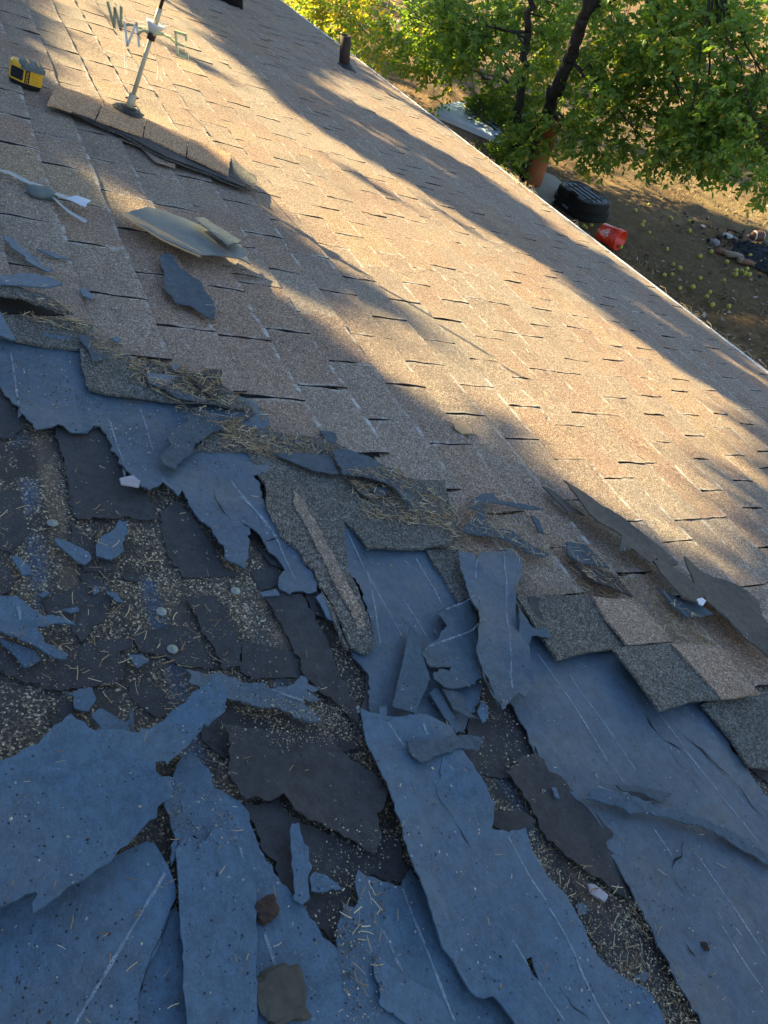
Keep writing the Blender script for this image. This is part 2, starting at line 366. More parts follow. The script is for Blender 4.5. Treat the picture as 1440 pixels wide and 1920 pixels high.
def piece(name, px, h, mat, thick=.0022, jag=.004, amp=.002, curl=.006, res=.03, tilt=(0, 0), parent=None, holes=(), **kw):
    """one sheet, flap or scrap lying on the roof, thin but solid, with torn and slightly raised edges"""
    poly = np.array([rl(p, h) for p in px])
    area = 0.5*np.sum(poly[:, 0]*np.roll(poly[:, 1], -1)-np.roll(poly[:, 0], -1)*poly[:, 1])
    if area < 0: poly = poly[::-1]
    size = math.sqrt(abs(area)); curl = curl*min(1, size/.16); amp = amp*min(1, size/.16); jag = min(jag, size*.05)
    poly = roughen(poly, jag, max(.004, min(.007, size*.05)))
    res = max(min(res, size*.25), .012)
    hp = [roughen(np.array([rl(p, h) for p in q]), .003, .008) for q in holes]
    lo, hi = poly.min(0), poly.max(0)
    gx, gy = np.meshgrid(np.arange(lo[0], hi[0], res), np.arange(lo[1], hi[1], res)); G = np.stack([gx.ravel(), gy.ravel()], 1)
    G += rng.uniform(-.3, .3, G.shape)*res
    G = G[inside(G, poly)] if len(G) else G
    if len(G): G = G[edge_dist(G, poly) > res*.4]
    for q in hp:
        if len(G): G = G[~inside(G, q)]; G = G[edge_dist(G, q) > res*.3]
    verts = [Vector(p) for p in poly]; edges = [(i, (i+1) % len(poly)) for i in range(len(poly))]
    for q in hp:
        k = len(verts); verts += [Vector(p) for p in q]; edges += [(k+i, k+(i+1) % len(q)) for i in range(len(q))]
    verts += [Vector(p) for p in G]
    ov, oe, of, *_ = delaunay_2d_cdt(verts, edges, [], 1, 1e-6)
    P = np.array([tuple(v) for v in ov])
    F = []
    for f in of:
        c = P[list(f)].mean(0)
        if inside(c, poly)[0] and not any(inside(c, q)[0] for q in hp): F.append(list(f))
    cen = poly.mean(0)
    ed = edge_dist(P, poly)
    ph = Vector((random.random()*50, random.random()*50, 0))
    zz = np.empty(len(P))
    for i, p in enumerate(P):
        v = Vector((p[0], p[1], 0))
        n1 = noise.noise(v*5+ph); n2 = noise.noise(v*16+ph); n3 = noise.noise(v*9+ph*2)
        zz[i] = h + amp*(n1+.4*n2+.6+1.2*max(0, .25-abs(n3))) + curl*max(0, n3+.35)*math.exp(-ed[i]/(.25*size+.01)*1.6) + (p-cen)@np.array(tilt)
    top = [(p[0], p[1], z) for p, z in zip(P, zz)]
    bot = [(p[0], p[1], z-thick) for p, z in zip(P, zz)]
    nv = len(top); faces = []; SURF.append((top, [tuple(f) for f in F]))
    cnt = {}
    for f in F:
        a, b, c = f[:3]
        if (P[b][0]-P[a][0])*(P[c][1]-P[a][1])-(P[b][1]-P[a][1])*(P[c][0]-P[a][0]) < 0: f = f[::-1]
        faces.append(tuple(f)); faces.append(tuple(i+nv for i in f[::-1]))
        for j in range(len(f)):
            cnt[(f[j], f[(j+1) % len(f)])] = 1
    nsm = len(faces)
    for (a, b) in list(cnt):
        if (b, a) not in cnt: faces.append((b, a, a+nv, b+nv))
    o0 = np.array([cen[0], cen[1], 0]) if parent is None else np.zeros(3)
    vs = [tuple(np.array(v)-o0) for v in top+bot]
    me = bpy.data.meshes.new(name); me.from_pydata(vs, [], faces); me.polygons.foreach_set('use_smooth', [i < nsm for i in range(len(faces))]); me.update()
    be = set()
    for (a, b) in cnt:
        if (b, a) not in cnt: be.add((min(a, b), max(a, b))); be.add((min(a, b)+nv, max(a, b)+nv))
    ek = np.empty(len(me.edges)*2, dtype=np.int32); me.edges.foreach_get('vertices', ek); ek = ek.reshape(-1, 2)
    sh = me.attributes.new('sharp_edge', 'BOOLEAN', 'EDGE'); sh.data.foreach_set('value', [(min(a, b), max(a, b)) in be for a, b in ek.tolist()])
    o = link(name, me, mat, parent, **kw)
    if parent is None: o.matrix_world = ROOFM @ Matrix.Translation(Vector(o0))
    return o
def strip(pts, h, w, surf=None, step=.03):
    """flat ribbon in the roof frame through picture readings"""
    v = []; f = []
    P = [rl(p, h) for p in pts]; Q = []
    for i in range(len(P)-1):
        n = max(1, int(np.linalg.norm(P[i+1]-P[i])/step))
        Q += [P[i]+(P[i+1]-P[i])*j/n for j in range(n)]
    Q.append(P[-1])
    for i, q in enumerate(Q):
        t = Q[min(i+1, len(Q)-1)]-Q[max(i-1, 0)]; t = t/(np.linalg.norm(t)+1e-9); nn = np.array([-t[1], t[0]])
        ww = w*(.7+.6*random.random())
        for sg in (1, -1):
            e = q+nn*ww/2*sg; v.append((e[0], e[1], surf.z(e[0], e[1], .002)+.0008 if surf else h))
        if i: k = 2*i; f.append((k-2, k-1, k+1, k))
    return v, f

# ================================================================ SETTING
# ---- ground
gv = []; gf = []
xs = np.concatenate([[-200, -90], np.linspace(-45, 12, 96), [60, 200]]); ys = np.concatenate([[-150, -60], np.linspace(-20, 40, 90), [90, 200]])
for j, y in enumerate(ys):
    for i, x in enumerate(xs):
        near = 1 if (-45 <= x <= 12 and -20 <= y <= 40) else 0
        gv.append((x, y, near*.06*noise.noise(Vector((x*.5, y*.5, 0)))+near*.02*noise.noise(Vector((x*2.2, y*2.2, 3)))-.03))
        if i and j: k = j*len(xs)+i; gf.append((k-len(xs)-1, k-len(xs), k, k-1))
gm = bpy.data.meshes.new('ground'); gm.from_pydata(gv, [], gf); gm.polygons.foreach_set('use_smooth', [True]*len(gf))
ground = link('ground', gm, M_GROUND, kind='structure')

# ---- roof body (the old, granular roofing that the tear-off laid bare)
EAVE = 5.19*S; X0, X1, RB = -16.5, 4.0, -1.6
MB().box(((X0+X1)/2, (RB+EAVE)/2, -.03), (X1-X0, EAVE-RB-.02, .056)).mesh('x')
mb = MB(); mb.box(((X0+X1)/2, (RB+EAVE)/2, -.03), (X1-X0, EAVE-RB-.02, .06))
roof = mb.obj('roof', M_OLD, kind='structure'); roof.matrix_world = ROOFM
# other slope beyond the ridge
mb = MB(); L2 = 5.6
rg = rw(0, RB, 0)
a2 = Vector((0, -math.cos(PITCH), -math.sin(PITCH)))
p0 = [Vector((X0, rg.y, rg.z)), Vector((X1, rg.y, rg.z))]
q = [p0[0], p0[1], p0[1]+a2*L2, p0[0]+a2*L2]; dn = Vector((0, 0, -.06))
mb.add([*q, *[v+dn for v in q]], [(3, 2, 1, 0), (4, 5, 6, 7), (0, 1, 5, 4), (2, 3, 7, 6), (1, 2, 6, 5), (3, 0, 4, 7)])
o = mb.obj('roof', M_SH, kind='structure')
ev = rw(0, EAVE, 0)
mb = MB(); hh = ev.z-.16
mb.box(((X0+X1)/2, (ev.y-.45+q[2].y+.4)/2, hh/2-.15), (X1-X0-.6, ev.y-.45-q[2].y-.4, hh+.2))
mb.obj('wall', M_WOOD, kind='structure')
fa = MB().box(((X0+X1)/2, EAVE-.022, -.15), (X1-X0, .022, .175)).obj('fascia', M_WOOD, roof)
de = MB(); de.box(((X0+X1)/2, EAVE+.008, -.004), (X1-X0, .042, .006)); de.box(((X0+X1)/2, EAVE+.027, -.03), (X1-X0, .004, .06))
de.tube([(X0, EAVE+.027, .002), (X1, EAVE+.027, .004)], .012, 10); de.obj('drip_edge', M_METAL, roof, True)

# ---- shingle tabs
EXP = .182*S; TAB = .32*S; B0 = .449*S
zone = (Z('D', (-400, 250), (0, 330), (90, 400), (250, 430), (470, 470), (500, 600), (560, 620), (800, 700), (1100, 830), (1365, 925), (1440, 1000)) +
        Z('E', (100, 1040), (300, 1150), (600, 1180), (900, 1300)) + Z('H', (1000, 60), (1180, 300)) +
        Z('I', (150, 400), (330, 560), (540, 590), (730, 820), (960, 815), (1205, 1085), (1400, 1070)) +
        [(1460, 1290), (1900, 1500), (4000, 2500), (4000, -300), (-100, -480)])
tabs = []
nc = int((EAVE-B0)/EXP)+1
phases = {0: 3.64, 1: 3.525, 2: 3.85, 10: 3.42, 11: 3.44}
for i in range(-4, nc+1):
    y0 = B0+(i)*EXP                       # upslope end of exposure
    y1 = y0+EXP
    if y0 > EAVE-.03: break
    y1 = min(y1, EAVE+.012)
    ph = phases.get(i, 3.64-.11*i+random.uniform(-.03, .03))*S
    x = -(ph % TAB)-X1*0
    k = 0
    xx = 3.0 - (3.0+ph) % TAB
    while xx > X0:
        wtab = TAB
        tabs.append((i, -abs(0)+xx-wtab, xx, y0, y1)); xx -= wtab
zone_np = np.array(zone)
def proj_np(P):                            # roof frame -> picture
    w = np.array(ROOFM @ Vector(P)); v = W.T@(w-CAM); return (CX+F_PX*v[0]/v[2], CY+F_PX*v[1]/v[2], v[2])
live = []
for t in tabs:
    cxy = proj_np(((t[1]+t[2])/2, (t[3]+t[4])/2, 0))
    if cxy[2] < .05: continue
    infr = -120 < cxy[0] < 1560 and -120 < cxy[1] < 2050
    if infr and not inside(np.array([[cxy[0], cxy[1]]]), zone_np)[0]: continue
    if not infr and (t[3] < 1.6*1 and t[1] > -3.5): continue
    if not infr and cxy[0] < 0 and cxy[1] > 300: continue
    A = 0
    if -20 < cxy[0] < 1460 and -20 < cxy[1] < 1940:
        c = [proj_np((a, b, 0))[:2] for a, b in ((t[1], t[3]), (t[2], t[3]), (t[2], t[4]), (t[1], t[4]))]
        A = abs(sum(c[k][0]*c[(k+1) % 4][1]-c[(k+1) % 4][0]*c[k][1] for k in range(4)))/2
    live.append((A, t))
live.sort(key=lambda q: -q[0])
def tab_geo(t, far=False):
    i, xa, xb, y0, y1 = t
    g = random.choice([.003, .006, .008, .010, .012]); g *= (.75 if y0 > 1.5 else 1); xa += g*.5; xb -= random.choice([.001, .004, .006])
    nx, ny = (5, 5) if not far else (4, 3)
    lift = [0, 0]; r = random.random()
    lift[0] = random.choice([0, .001, .002, .003, .005]) ; lift[1] = random.choice([0, 0, .001, .002, .004])
    sag = random.uniform(-.002, .003); ylow = y1+random.uniform(-.003, .004); skew = random.uniform(-.004, .004)
    v = []; uv = []
    head = y0-.035
    ys_ = [head, y0]+[y0+(ylow-y0)*k/(ny-1) for k in range(1, ny)]
    for j, y in enumerate(ys_):
        vv = (ylow-y)/(ylow-y0)
        for k in range(nx):
            u = k/(nx-1); x = xa+(xb-xa)*u
            fall = max(0, 1-vv)
            z = .0125-.0085*min(vv, 1.2)
            z += fall*(lift[0]*(1-u)**2+lift[1]*u**2)+sag*math.sin(math.pi*u)*fall
            if j > 1 and k in (0, nx-1): z += random.uniform(0, .003)
            yj = y+(random.uniform(-.003, .003)+skew*(u-.5) if j == len(ys_)-1 else 0)
            xj = x+(random.uniform(-.0035, .0035) if k in (0, nx-1) else 0)
            v.append((xj, yj, z)); uv.append((u, max(0, min(1, vv))))
    R_ = len(ys_); f = []
    for j in range(R_-1):
        for k in range(nx-1): a = j*nx+k; f.append((a, a+1, a+nx+1, a+nx)[::1])
    f = [tuple(q[::-1]) if False else q for q in f]
    # skirt: side edges and butt, 3.5 mm thick
    th = .0045; ring = [(j*nx) for j in range(1, R_)]+[(R_-1)*nx+k for k in range(1, nx)]+[j*nx+nx-1 for j in range(R_-2, 0, -1)]
    k0 = len(v); nf = len(f)
    for q in ring: v.append((v[q][0], v[q][1], v[q][2]-th)); uv.append(uv[q])
    for a in range(len(ring)-1): f.append((ring[a], ring[a+1], k0+a+1, k0+a))
    return v, f, uv, nf
def clumpy(t):
    r = noise.noise(Vector(((t[1])*1.3, t[3]*1.3, 4)))
    return min(1, max(0, .5+r*.55+random.uniform(-.24, .24)))
def mk_tab_mesh(ts, name, far):
    V = []; Fc = []; UV = []; T = []; MI = []
    for t in ts:
        v, f, uv, nf = tab_geo(t, far); MI += [0]*nf+[1]*(len(f)-nf); k = len(V); V += v; Fc += [tuple(i+k for i in q) for q in f]; UV += uv; T += [clumpy(t)]*len(v)
    me = bpy.data.meshes.new(name); me.from_pydata(V, [], Fc); me.update()
    ul = me.uv_layers.new(name='UVMap'); idx = np.empty(len(me.loops), dtype=np.int32); me.loops.foreach_get('vertex_index', idx)
    ul.data.foreach_set('uv', np.array(UV, dtype=np.float32)[idx].ravel()); tone_attr(me, T); me.materials.append(M_SH); me.materials.append(M_EDGE); me.polygons.foreach_set('material_index', MI)
    return me
for A, t in live[:300]:
    link('shingle', mk_tab_mesh([t], 'shingle', False), M_SH, roof)
link('shingle_field', mk_tab_mesh([t for A, t in live[300:]], 'shingle_field', True), M_SH, roof, kind='stuff')

ul_ = MB()
for A, t in live:
    i, xa, xb, y0, y1 = t; z_ = .0012+.0006*(i % 2)
    k = .004; ul_.add([(xa+.0005, y0-.03, z_), (xb-.0005, y0-.03, z_), (xb-.0005, y1-.006, z_+.0015), (xa+.0005, y1-.006, z_+.0015)], [(0, 1, 2, 3)])
ul_.obj('slot_backing', plain('slot_asphalt', (.022, .02, .018), .9, .2), roof, kind='stuff')

# ---- old dark felt patches still stuck to the old roofing
def dark(px, h=.003, **kw): return piece('old_felt_patch', px, h, M_DARK, .002, .006, .0025, kw.pop('curl', .006), .03, parent=roof, **kw)
dark(Z('D', (300, 1000), (375, 1040), (440, 1040), (520, 1005), (575, 1040), (670, 1230), (800, 1390), (830, 1440))+Z('G', (835, 220), (740, 215), (690, 195), (640, 215), (420, 220), (390, 190), (370, 30))+Z('D', (340, 1180), (300, 1060)))
dark(Z('D', (-60, 780), (30, 850), (100, 930), (150, 1010), (110, 1030), (60, 1075), (-60, 1070)))
dark(Z('G', (1000, 640), (1170, 630), (1240, 740), (1300, 880), (1300, 1000), (1210, 1040), (1190, 1010), (1150, 900), (1090, 830), (1070, 760)), curl=.012)
dark(Z('G', (1310, 870), (1440, 900), (1560, 930), (1690, 960), (1630, 1020), (1640, 1070), (1440, 1070), (1360, 1080), (1300, 1040)))
dark(Z('H', (120, 640), (330, 620), (360, 680), (400, 760), (460, 870), (500, 1020), (580, 1150), (640, 1240), (640, 1340), (560, 1260), (480, 1180), (400, 1130), (330, 1050), (310, 960), (260, 850), (200, 760)), .004, curl=.012)
dark(Z('G', (-30, 1040), (90, 1080), (140, 1105), (215, 1100), (220, 1140), (350, 1135), (480, 1120), (640, 1100), (680, 1000), (690, 960), (640, 940), (700, 900), (720, 860), (600, 870), (440, 900), (350, 940), (330, 975), (250, 980), (120, 1000), (-30, 880)), curl=.012)
dark(Z('K', (20, 300), (200, 270), (260, 370), (380, 420), (560, 500), (830, 480), (870, 700), (600, 680), (590, 860), (480, 1010), (350, 880), (200, 700), (100, 520)), .0015)
dark(Z('K', (-100, -90), (150, -80), (300, -60), (480, -10), (560, 90), (690, 140), (730, 230), (740, 290), (690, 370), (720, 500), (690, 570), (650, 560), (560, 490), (470, 440), (380, 400), (270, 350), (215, 260), (150, 300), (0, 260), (-60, 150)), .008, curl=.016)
dark(Z('L', (60, 150), (190, 60), (240, 40), (285, 150), (370, 190), (460, 290), (520, 350), (620, 470), (585, 510), (640, 590), (680, 670), (740, 800), (690, 780), (600, 730), (560, 690), (470, 650), (380, 580), (320, 500), (250, 430), (210, 350), (180, 290), (110, 210)), .005, curl=.014)
dark(Z('L', (-10, 350), (60, 335), (170, 345), (230, 390), (190, 430), (80, 455), (0, 410), (-40, 380), (-60, 340), (-40, 300)), .014, curl=.014)
dark(Z('I', (0, 960), (60, 1080), (100, 1150), (150, 1130), (220, 1260), (290, 1440), (130, 1500), (0, 1480), (-90, 1380), (-60, 1200)), .001)
dark(Z('I', (1130, 1100), (1440, 1400), (1480, 1560), (1340, 1440), (1240, 1290)), .001)
dark(Z('G', (1010, 1250), (1200, 1190), (1340, 1300), (1440, 1280), (1440, 1440), (1200, 1500), (1100, 1420)), .002)
dark(Z('G', (480, 500), (600, 590), (520, 700), (430, 520)), .002); dark(Z('G', (650, 515), (700, 505), (745, 525), (740, 548), (690, 545)), .004)
dark(Z('G', (-30, 460), (40, 470), (75, 530), (60, 600), (0, 625), (-30, 620)), .004)
dark(Z('G', (275, 1250), (330, 1180), (400, 1200), (400, 1280), (340, 1320), (290, 1330)), .004)
dark(Z('H', (100, 370), (240, 420), (280, 430), (230, 480), (160, 450)), .004)
dark(Z('H', (680, 1050), (740, 1080), (755, 1140), (740, 1200), (690, 1290), (660, 1240), (680, 1150)), .009, curl=.01)
dark(Z('H', (1180, 1120), (1300, 1050), (1345, 1185), (1250, 1130)), .009); dark(Z('H', (350, 625), (420, 600), (480, 700), (520, 800), (450, 740), (390, 720)), .006)

for q in (Z('G', (390, 240), (480, 330), (640, 450), (560, 520), (450, 480), (380, 330)), Z('G', (860, 180), (960, 120), (1080, 250), (1130, 330), (1200, 470), (1300, 520), (990, 530), (900, 400)), Z('G', (240, 640), (480, 560), (600, 640), (560, 760), (440, 880), (380, 780), (250, 730)),
          Z('G', (700, 820), (1000, 800), (1060, 850), (1160, 1020), (1000, 1010), (900, 960), (760, 930)), Z('G', (-40, 60), (110, 60), (150, 300), (60, 400), (-40, 380)), Z('H', (0, 1340), (220, 1260), (350, 1330), (540, 1400), (640, 1440), (500, 1520), (0, 1500)),
          Z('L', (430, 880), (560, 850), (640, 960), (740, 1080), (700, 1130), (600, 1090)), Z('G', (700, 1110), (860, 1120), (900, 1180), (1000, 1200), (860, 1290), (760, 1230), (690, 1160)), Z('H', (60, 500), (200, 470), (240, 560), (110, 600))):
    dark(q, .0012, curl=.003)

# ---- underlayment felt sheets (nailed down: parts of the roof)
def sheet(px, h, **kw):
    return piece('felt_sheet', px, h, kw.pop('mat', M_FELT), .0025, kw.pop('jag', .0055), kw.pop('amp', .004), kw.pop('curl', .008), .03, parent=roof, **kw)
s1 = sheet(Z('D', (-60, 480), (150, 520), (420, 560), (640, 660), (1350, 870), (1440, 980))+Z('G', (1440, -20))+Z('H', (60, 0), (90, 30), (110, 90), (140, 170), (190, 250), (225, 320), (275, 360), (325, 400), (345, 460), (385, 500), (415, 570), (410, 610), (360, 625), (330, 610), (260, 630), (215, 600), (205, 545), (240, 490), (200, 430), (150, 400), (110, 335), (60, 290), (0, 255)) +
      Z('G', (1340, 282), (1335, 440), (1310, 495), (1230, 460), (1200, 400), (1140, 290), (1050, 180), (975, 75), (955, 105), (870, 40), (800, 80)) +
      Z('D', (740, 1340), (670, 1250), (640, 1190), (600, 1130), (575, 1060), (530, 1018), (500, 1020), (440, 1055), (375, 1055), (310, 1015), (280, 1030), (190, 1050), (150, 1000), (100, 940), (60, 890), (20, 830), (-60, 740)), .009, curl=.012, mat=M_FELTG)
sheet(mat=M_FELTG, px=Z('H', (540, 215), (620, 270), (690, 350), (1010, 370), (1060, 440), (1180, 640), (1260, 690), (1320, 1100), (1200, 1370), (1130, 1340), (980, 1500), (700, 1450), (680, 1060), (640, 1010), (590, 930), (720, 890), (690, 740), (640, 600), (580, 520), (540, 400)), h=.006)
sheet(mat=M_FELTG, px=Z('I', (190, 620), (400, 780), (900, 950), (1130, 1100), (1250, 1330))+Z('L', (1230, 0), (1340, 150), (1470, 330), (1500, 600), (1560, 1600), (1100, 1600), (1080, 1440), (1030, 1370), (980, 1270), (920, 1130), (850, 1020), (790, 900), (740, 790), (670, 650), (640, 590), (580, 510), (620, 470), (520, 350), (460, 290), (370, 190), (285, 150), (220, 0)) +
      Z('I', (280, 1400), (200, 1220), (150, 1120), (120, 850)), h=.010, curl=.005, amp=.004)
# long lifted strip through the centre
sheet(Z('H', (640, 1250), (720, 1270), (800, 1290), (980, 1290), (1130, 1340), (1170, 1420))+Z('K', (1120, 20), (1180, 130), (1250, 240), (1300, 320))+Z('L', (0, 430), (90, 450), (170, 430), (200, 520), (250, 620), (320, 720), (380, 790), (430, 900), (480, 980), (540, 1070), (600, 1140), (690, 1200), (780, 1260), (830, 1350), (900, 1560)) +
      Z('K', (1440, 1600), (1400, 1440), (1350, 1340), (1310, 1295), (1260, 1310), (1190, 1270), (1110, 1130), (1040, 1050), (1000, 960), (930, 780), (860, 600), (830, 440), (760, 260), (700, 130), (655, 0)), .020, curl=.022, jag=.003,
      holes=[Z('L', (170, 1115), (200, 1100), (210, 1150), (235, 1225), (205, 1200), (185, 1150))], amp=.004)
sheet(Z('K', (490, 1060), (520, 830), (570, 860), (585, 700), (600, 655), (640, 690), (760, 715), (830, 735), (880, 640), (1100, 1000), (1300, 1200), (1460, 1600), (470, 1600)), .006)
sheet(Z('K', (685, 1160), (710, 1100), (850, 1200), (1000, 1270), (1120, 1400), (1140, 1600), (1000, 1560), (860, 1440), (760, 1380), (710, 1330), (715, 1240), (690, 1200)), .011, curl=.014)
sheet(Z('J', (860, 240), (960, 30), (1000, 50), (1080, 130), (1110, 220), (1160, 240), (1240, 290), (1290, 400), (1340, 540), (1440, 690))+Z('K', (210, 720), (280, 800), (350, 900), (480, 1060), (600, 1600), (0, 1600))+Z('J', (1200, 1500), (1100, 600), (1000, 480), (930, 520), (880, 640)), .005)
sheet(Z('J', (820, 900), (910, 840), (990, 1000), (1000, 1600), (640, 1600)), .004)
sheet(Z('J', (905, 550), (960, 470), (1020, 490), (1060, 500), (1110, 425), (1160, 460), (1290, 640), (1325, 800), (1320, 1200), (1340, 1600), (965, 1600), (950, 1300), (935, 1000), (920, 700)), .013, jag=.0015, curl=.008)
sheet(Z('J', (-200, 700), (540, 590), (760, 500), (800, 515), (870, 630), (900, 700), (910, 790), (880, 850), (850, 930), (820, 1050), (750, 1180), (720, 1280), (700, 1600), (-300, 1700)), .010, jag=.002, curl=.004)

# ---- chalk lines printed on the felt
S1 = Surf()
def chalk(pts, h, w=.0032, sf=None, par=None):
    v, f = strip(pts, h, w, sf or S1, .012); o = MB().add(v, f).obj('chalk_line', M_CHALK, par or roof)
    if par: o.matrix_parent_inverse = par.matrix_world.inverted(); o.matrix_world = ROOFM
for k, pts, h in (('J', [(860, 650), (390, 1440), (330, 1540)], .0165), ('L', [(850, 420), (945, 560)], .016), ('L', [(1060, 540), (1270, 830), (1440, 1085)], .016),
                  ('L', [(1000, 10), (1160, 190), (1400, 510)], .016), ('L', [(1180, 890), (1300, 1080), (1440, 1290)], .016), ('L', [(650, 110), (700, 190)], .016),
                  ('L', [(300, 840), (400, 1010), (620, 1440)], .028), ('L', [(100, 460), (200, 650), (285, 800)], .028), ('L', [(120, 1000), (250, 1220), (370, 1430)], .028),
                  ('K', [(840, 740), (900, 900), (980, 1090), (1110, 1430)], .011), ('K', [(740, 960), (860, 1200)], .011), ('K', [(0, 520), (40, 650)], .011), ('K', [(130, 970), (185, 1130)], .011),
                  ('H', [(560, 250), (640, 400), (760, 640), (870, 840)], .0115), ('H', [(690, 480), (760, 890)], .0115), ('H', [(950, 420), (1090, 670)], .0115), ('H', [(880, 640), (1030, 880)], .0115),
                  ('H', [(800, 1300), (880, 1430)], .028), ('H', [(960, 1270), (1010, 1380)], .028),
                  ('D', [(60, 600), (110, 940)], .016), ('D', [(590, 960), (690, 1280)], .016), ('D', [(760, 900), (830, 1140)], .016), ('G', [(870, 0), (930, 70)], .016), ('G', [(1250, 0), (1440, 260)], .016),
                  ('H', [(0, 80), (110, 200), (210, 330), (300, 520)], .017),
                  ('I', [(290, 870), (480, 1130), (640, 1400)], .016), ('I', [(450, 970), (600, 1180), (780, 1440)], .016), ('I', [(900, 1170), (1100, 1440)], .016)):
    chalk(Z(k, *pts), h)
# ---- tears and creases in the sheets: black ribbons laid on top paint the gap shade and black underlayer
tear = MB()
for k, pts, h, w in (('G', [(1150, 40), (1180, 110), (1235, 190), (1250, 235), (1300, 262)], .018, .004), ('L', [(1090, 0), (1180, 90), (1290, 200), (1350, 290), (1430, 380)], .017, .004), ('L', [(930, 20), (1040, 150), (1130, 290)], .017, .002),
                  ('L', [(1005, 480), (990, 560), (945, 620), (960, 690), (1000, 740), (1025, 805)], .017, .0035), ('L', [(360, 1240), (430, 1350), (520, 1420)], .030, .003), ('L', [(1010, 1010), (1040, 1060), (1075, 1095)], .017, .003),
                  ('L', [(1110, 1205), (1150, 1260), (1180, 1290)], .017, .003), ('K', [(1040, 40), (1040, 170)], .030, .004), ('K', [(1025, 190), (1030, 240), (1090, 330), (1160, 430), (1210, 530)], .030, .0035),
                  ('L', [(430, 140), (440, 190), (480, 170)], .017, .002), ('L', [(570, 300), (600, 370), (650, 375)], .017, .003), ('I', [(835, 1180), (870, 1240), (930, 1300), (1020, 1350)], .017, .006), ('I', [(980, 1240), (1100, 1340), (1200, 1440)], .017, .003),
                  ('J', [(900, 840), (860, 910), (820, 1040), (760, 1150), (740, 1250)], .0165, .002), ('L', [(1040, 100), (1130, 215)], .017, .003), ('J', [(1130, 640), (1145, 670)], .02, .003), ('H', [(310, 555), (345, 560)], .017, .003),
                  ('H', [(1250, 410), (1262, 470)], .045, .003), ('H', [(130, 335), (170, 325), (205, 305)], .018, .004), ('K', [(720, 1100), (748, 1145)], .022, .004), ('D', [(1200, 140), (1310, 160), (1440, 195)], .014, .009), ('D', [(1230, 180), (1320, 190), (1440, 215)], .014, .014)):
    P_ = [rl(p, h) for p in Z(k, *pts)]; Q_ = []
    for a_, b_ in zip(P_[:-1], P_[1:]):
        n_ = max(2, int(np.linalg.norm(b_-a_)/.006)); Q_ += [a_+(b_-a_)*j_/n_ for j_ in range(n_)]
    Q_.append(P_[-1]); V_ = []; F_ = []; ph_ = random.random()*50
    for i_, q_ in enumerate(Q_):
        t_ = Q_[min(i_+1, len(Q_)-1)]-Q_[max(i_-1, 0)]; t_ = t_/(np.linalg.norm(t_)+1e-9); n_ = np.array([-t_[1], t_[0]]); u_ = i_/(len(Q_)-1)
        q_ = q_+n_*(.0035*noise.noise(Vector((i_*.33, ph_, 0)))+random.uniform(-.0007, .0007)); ww = w*.8*(math.sin(math.pi*min(1, .05+u_))**.5)*max(.12, .5+1.3*noise.noise(Vector((i_*.22, ph_, 9))))
        for sg in (1, -1): e = q_+n_*ww/2*sg; V_.append((e[0], e[1], S1.z(e[0], e[1], .014)+.0009))
        if i_: F_.append((2*i_-2, 2*i_-1, 2*i_+1, 2*i_))
    tear.add(V_, F_)
tear.obj('felt_tear', M_GAPSHADE, roof, kind='stuff')

# ---- torn shingles at the upper edge of the tear-off
def tv(me, v):
    tone_attr(me, [v]*len(me.vertices)); ul = me.uv_layers.new(name='UVMap'); ul.data.foreach_set('uv', [.5]*(2*len(me.loops)))
def gs(px, h, mat=M_GREY, curl=.01, jag=.002, **kw): return piece('torn_shingle', px, h, mat, .005, jag, .002, curl, .04, parent=roof, **kw)
gs(Z('D', (-60, 380), (90, 390), (250, 430), (500, 470), (505, 605), (420, 602), (240, 580), (70, 550), (-60, 510)), .017)
gs(Z('D', (425, 600), (560, 600), (800, 660), (1180, 780), (1365, 925), (1200, 910), (960, 885), (700, 850), (480, 820), (460, 780)), .019)
gs(Z('D', (1045, 1140), (1330, 1155), (1380, 1250), (1425, 1370))+Z('H', (130, 170), (200, 290), (270, 350), (320, 390), (345, 450), (400, 490), (440, 590), (500, 690), (560, 860), (590, 910), (640, 940), (680, 950), (700, 930), (720, 890), (700, 800), (690, 740), (640, 600), (590, 520), (560, 400), (555, 230), (620, 290), (680, 383), (950, 385), (1110, 380), (1180, 300), (1100, 0))+Z('E', (900, 1300), (500, 1100), (0, 1000))+Z('D', (1380, 940), (1150, 1020)), .014, curl=.012, jag=.004)
o = gs(Z('H', (290, 60), (350, 130), (430, 260), (520, 440), (600, 590), (680, 780), (700, 860), (650, 830), (590, 700), (500, 540), (420, 380), (340, 220), (290, 140)), .0185, M_SH, .003, .004); tv(o.data, .5)
gs(Z('H', (1000, 380), (1175, 380), (1180, 480), (1215, 560), (1235, 635), (1180, 665), (1140, 610), (1090, 520), (1050, 470)), .015)
gs(Z('H', (440, 600), (500, 690), (560, 860), (590, 915), (560, 900), (520, 800), (470, 680)), .018)
gs(Z('I', (175, 590), (270, 580), (540, 580), (620, 680), (735, 832), (520, 870), (385, 900), (270, 740), (225, 660)), .030, curl=.004, tilt=(0, -.02))
gs(Z('I', (1100, 1130), (1190, 1100), (1440, 1050), (1560, 1200), (1480, 1450), (1340, 1430), (1250, 1300)), .022, curl=.004)
gs(Z('I', (660, 850), (760, 835), (960, 820), (1080, 960), (1210, 1095), (1050, 1110), (890, 1165), (780, 1000)), .038, curl=.004, tilt=(0, -.02))
for px, h in ((Z('I', (560, 585), (760, 600), (870, 700), (962, 810), (732, 832), (620, 690)), .034), (Z('I', (958, 822), (1190, 830), (1300, 960), (1400, 1070), (1210, 1097), (1080, 955)), .0415)):
    o = gs(px, h, M_SH, .003); tv(o.data, .3)
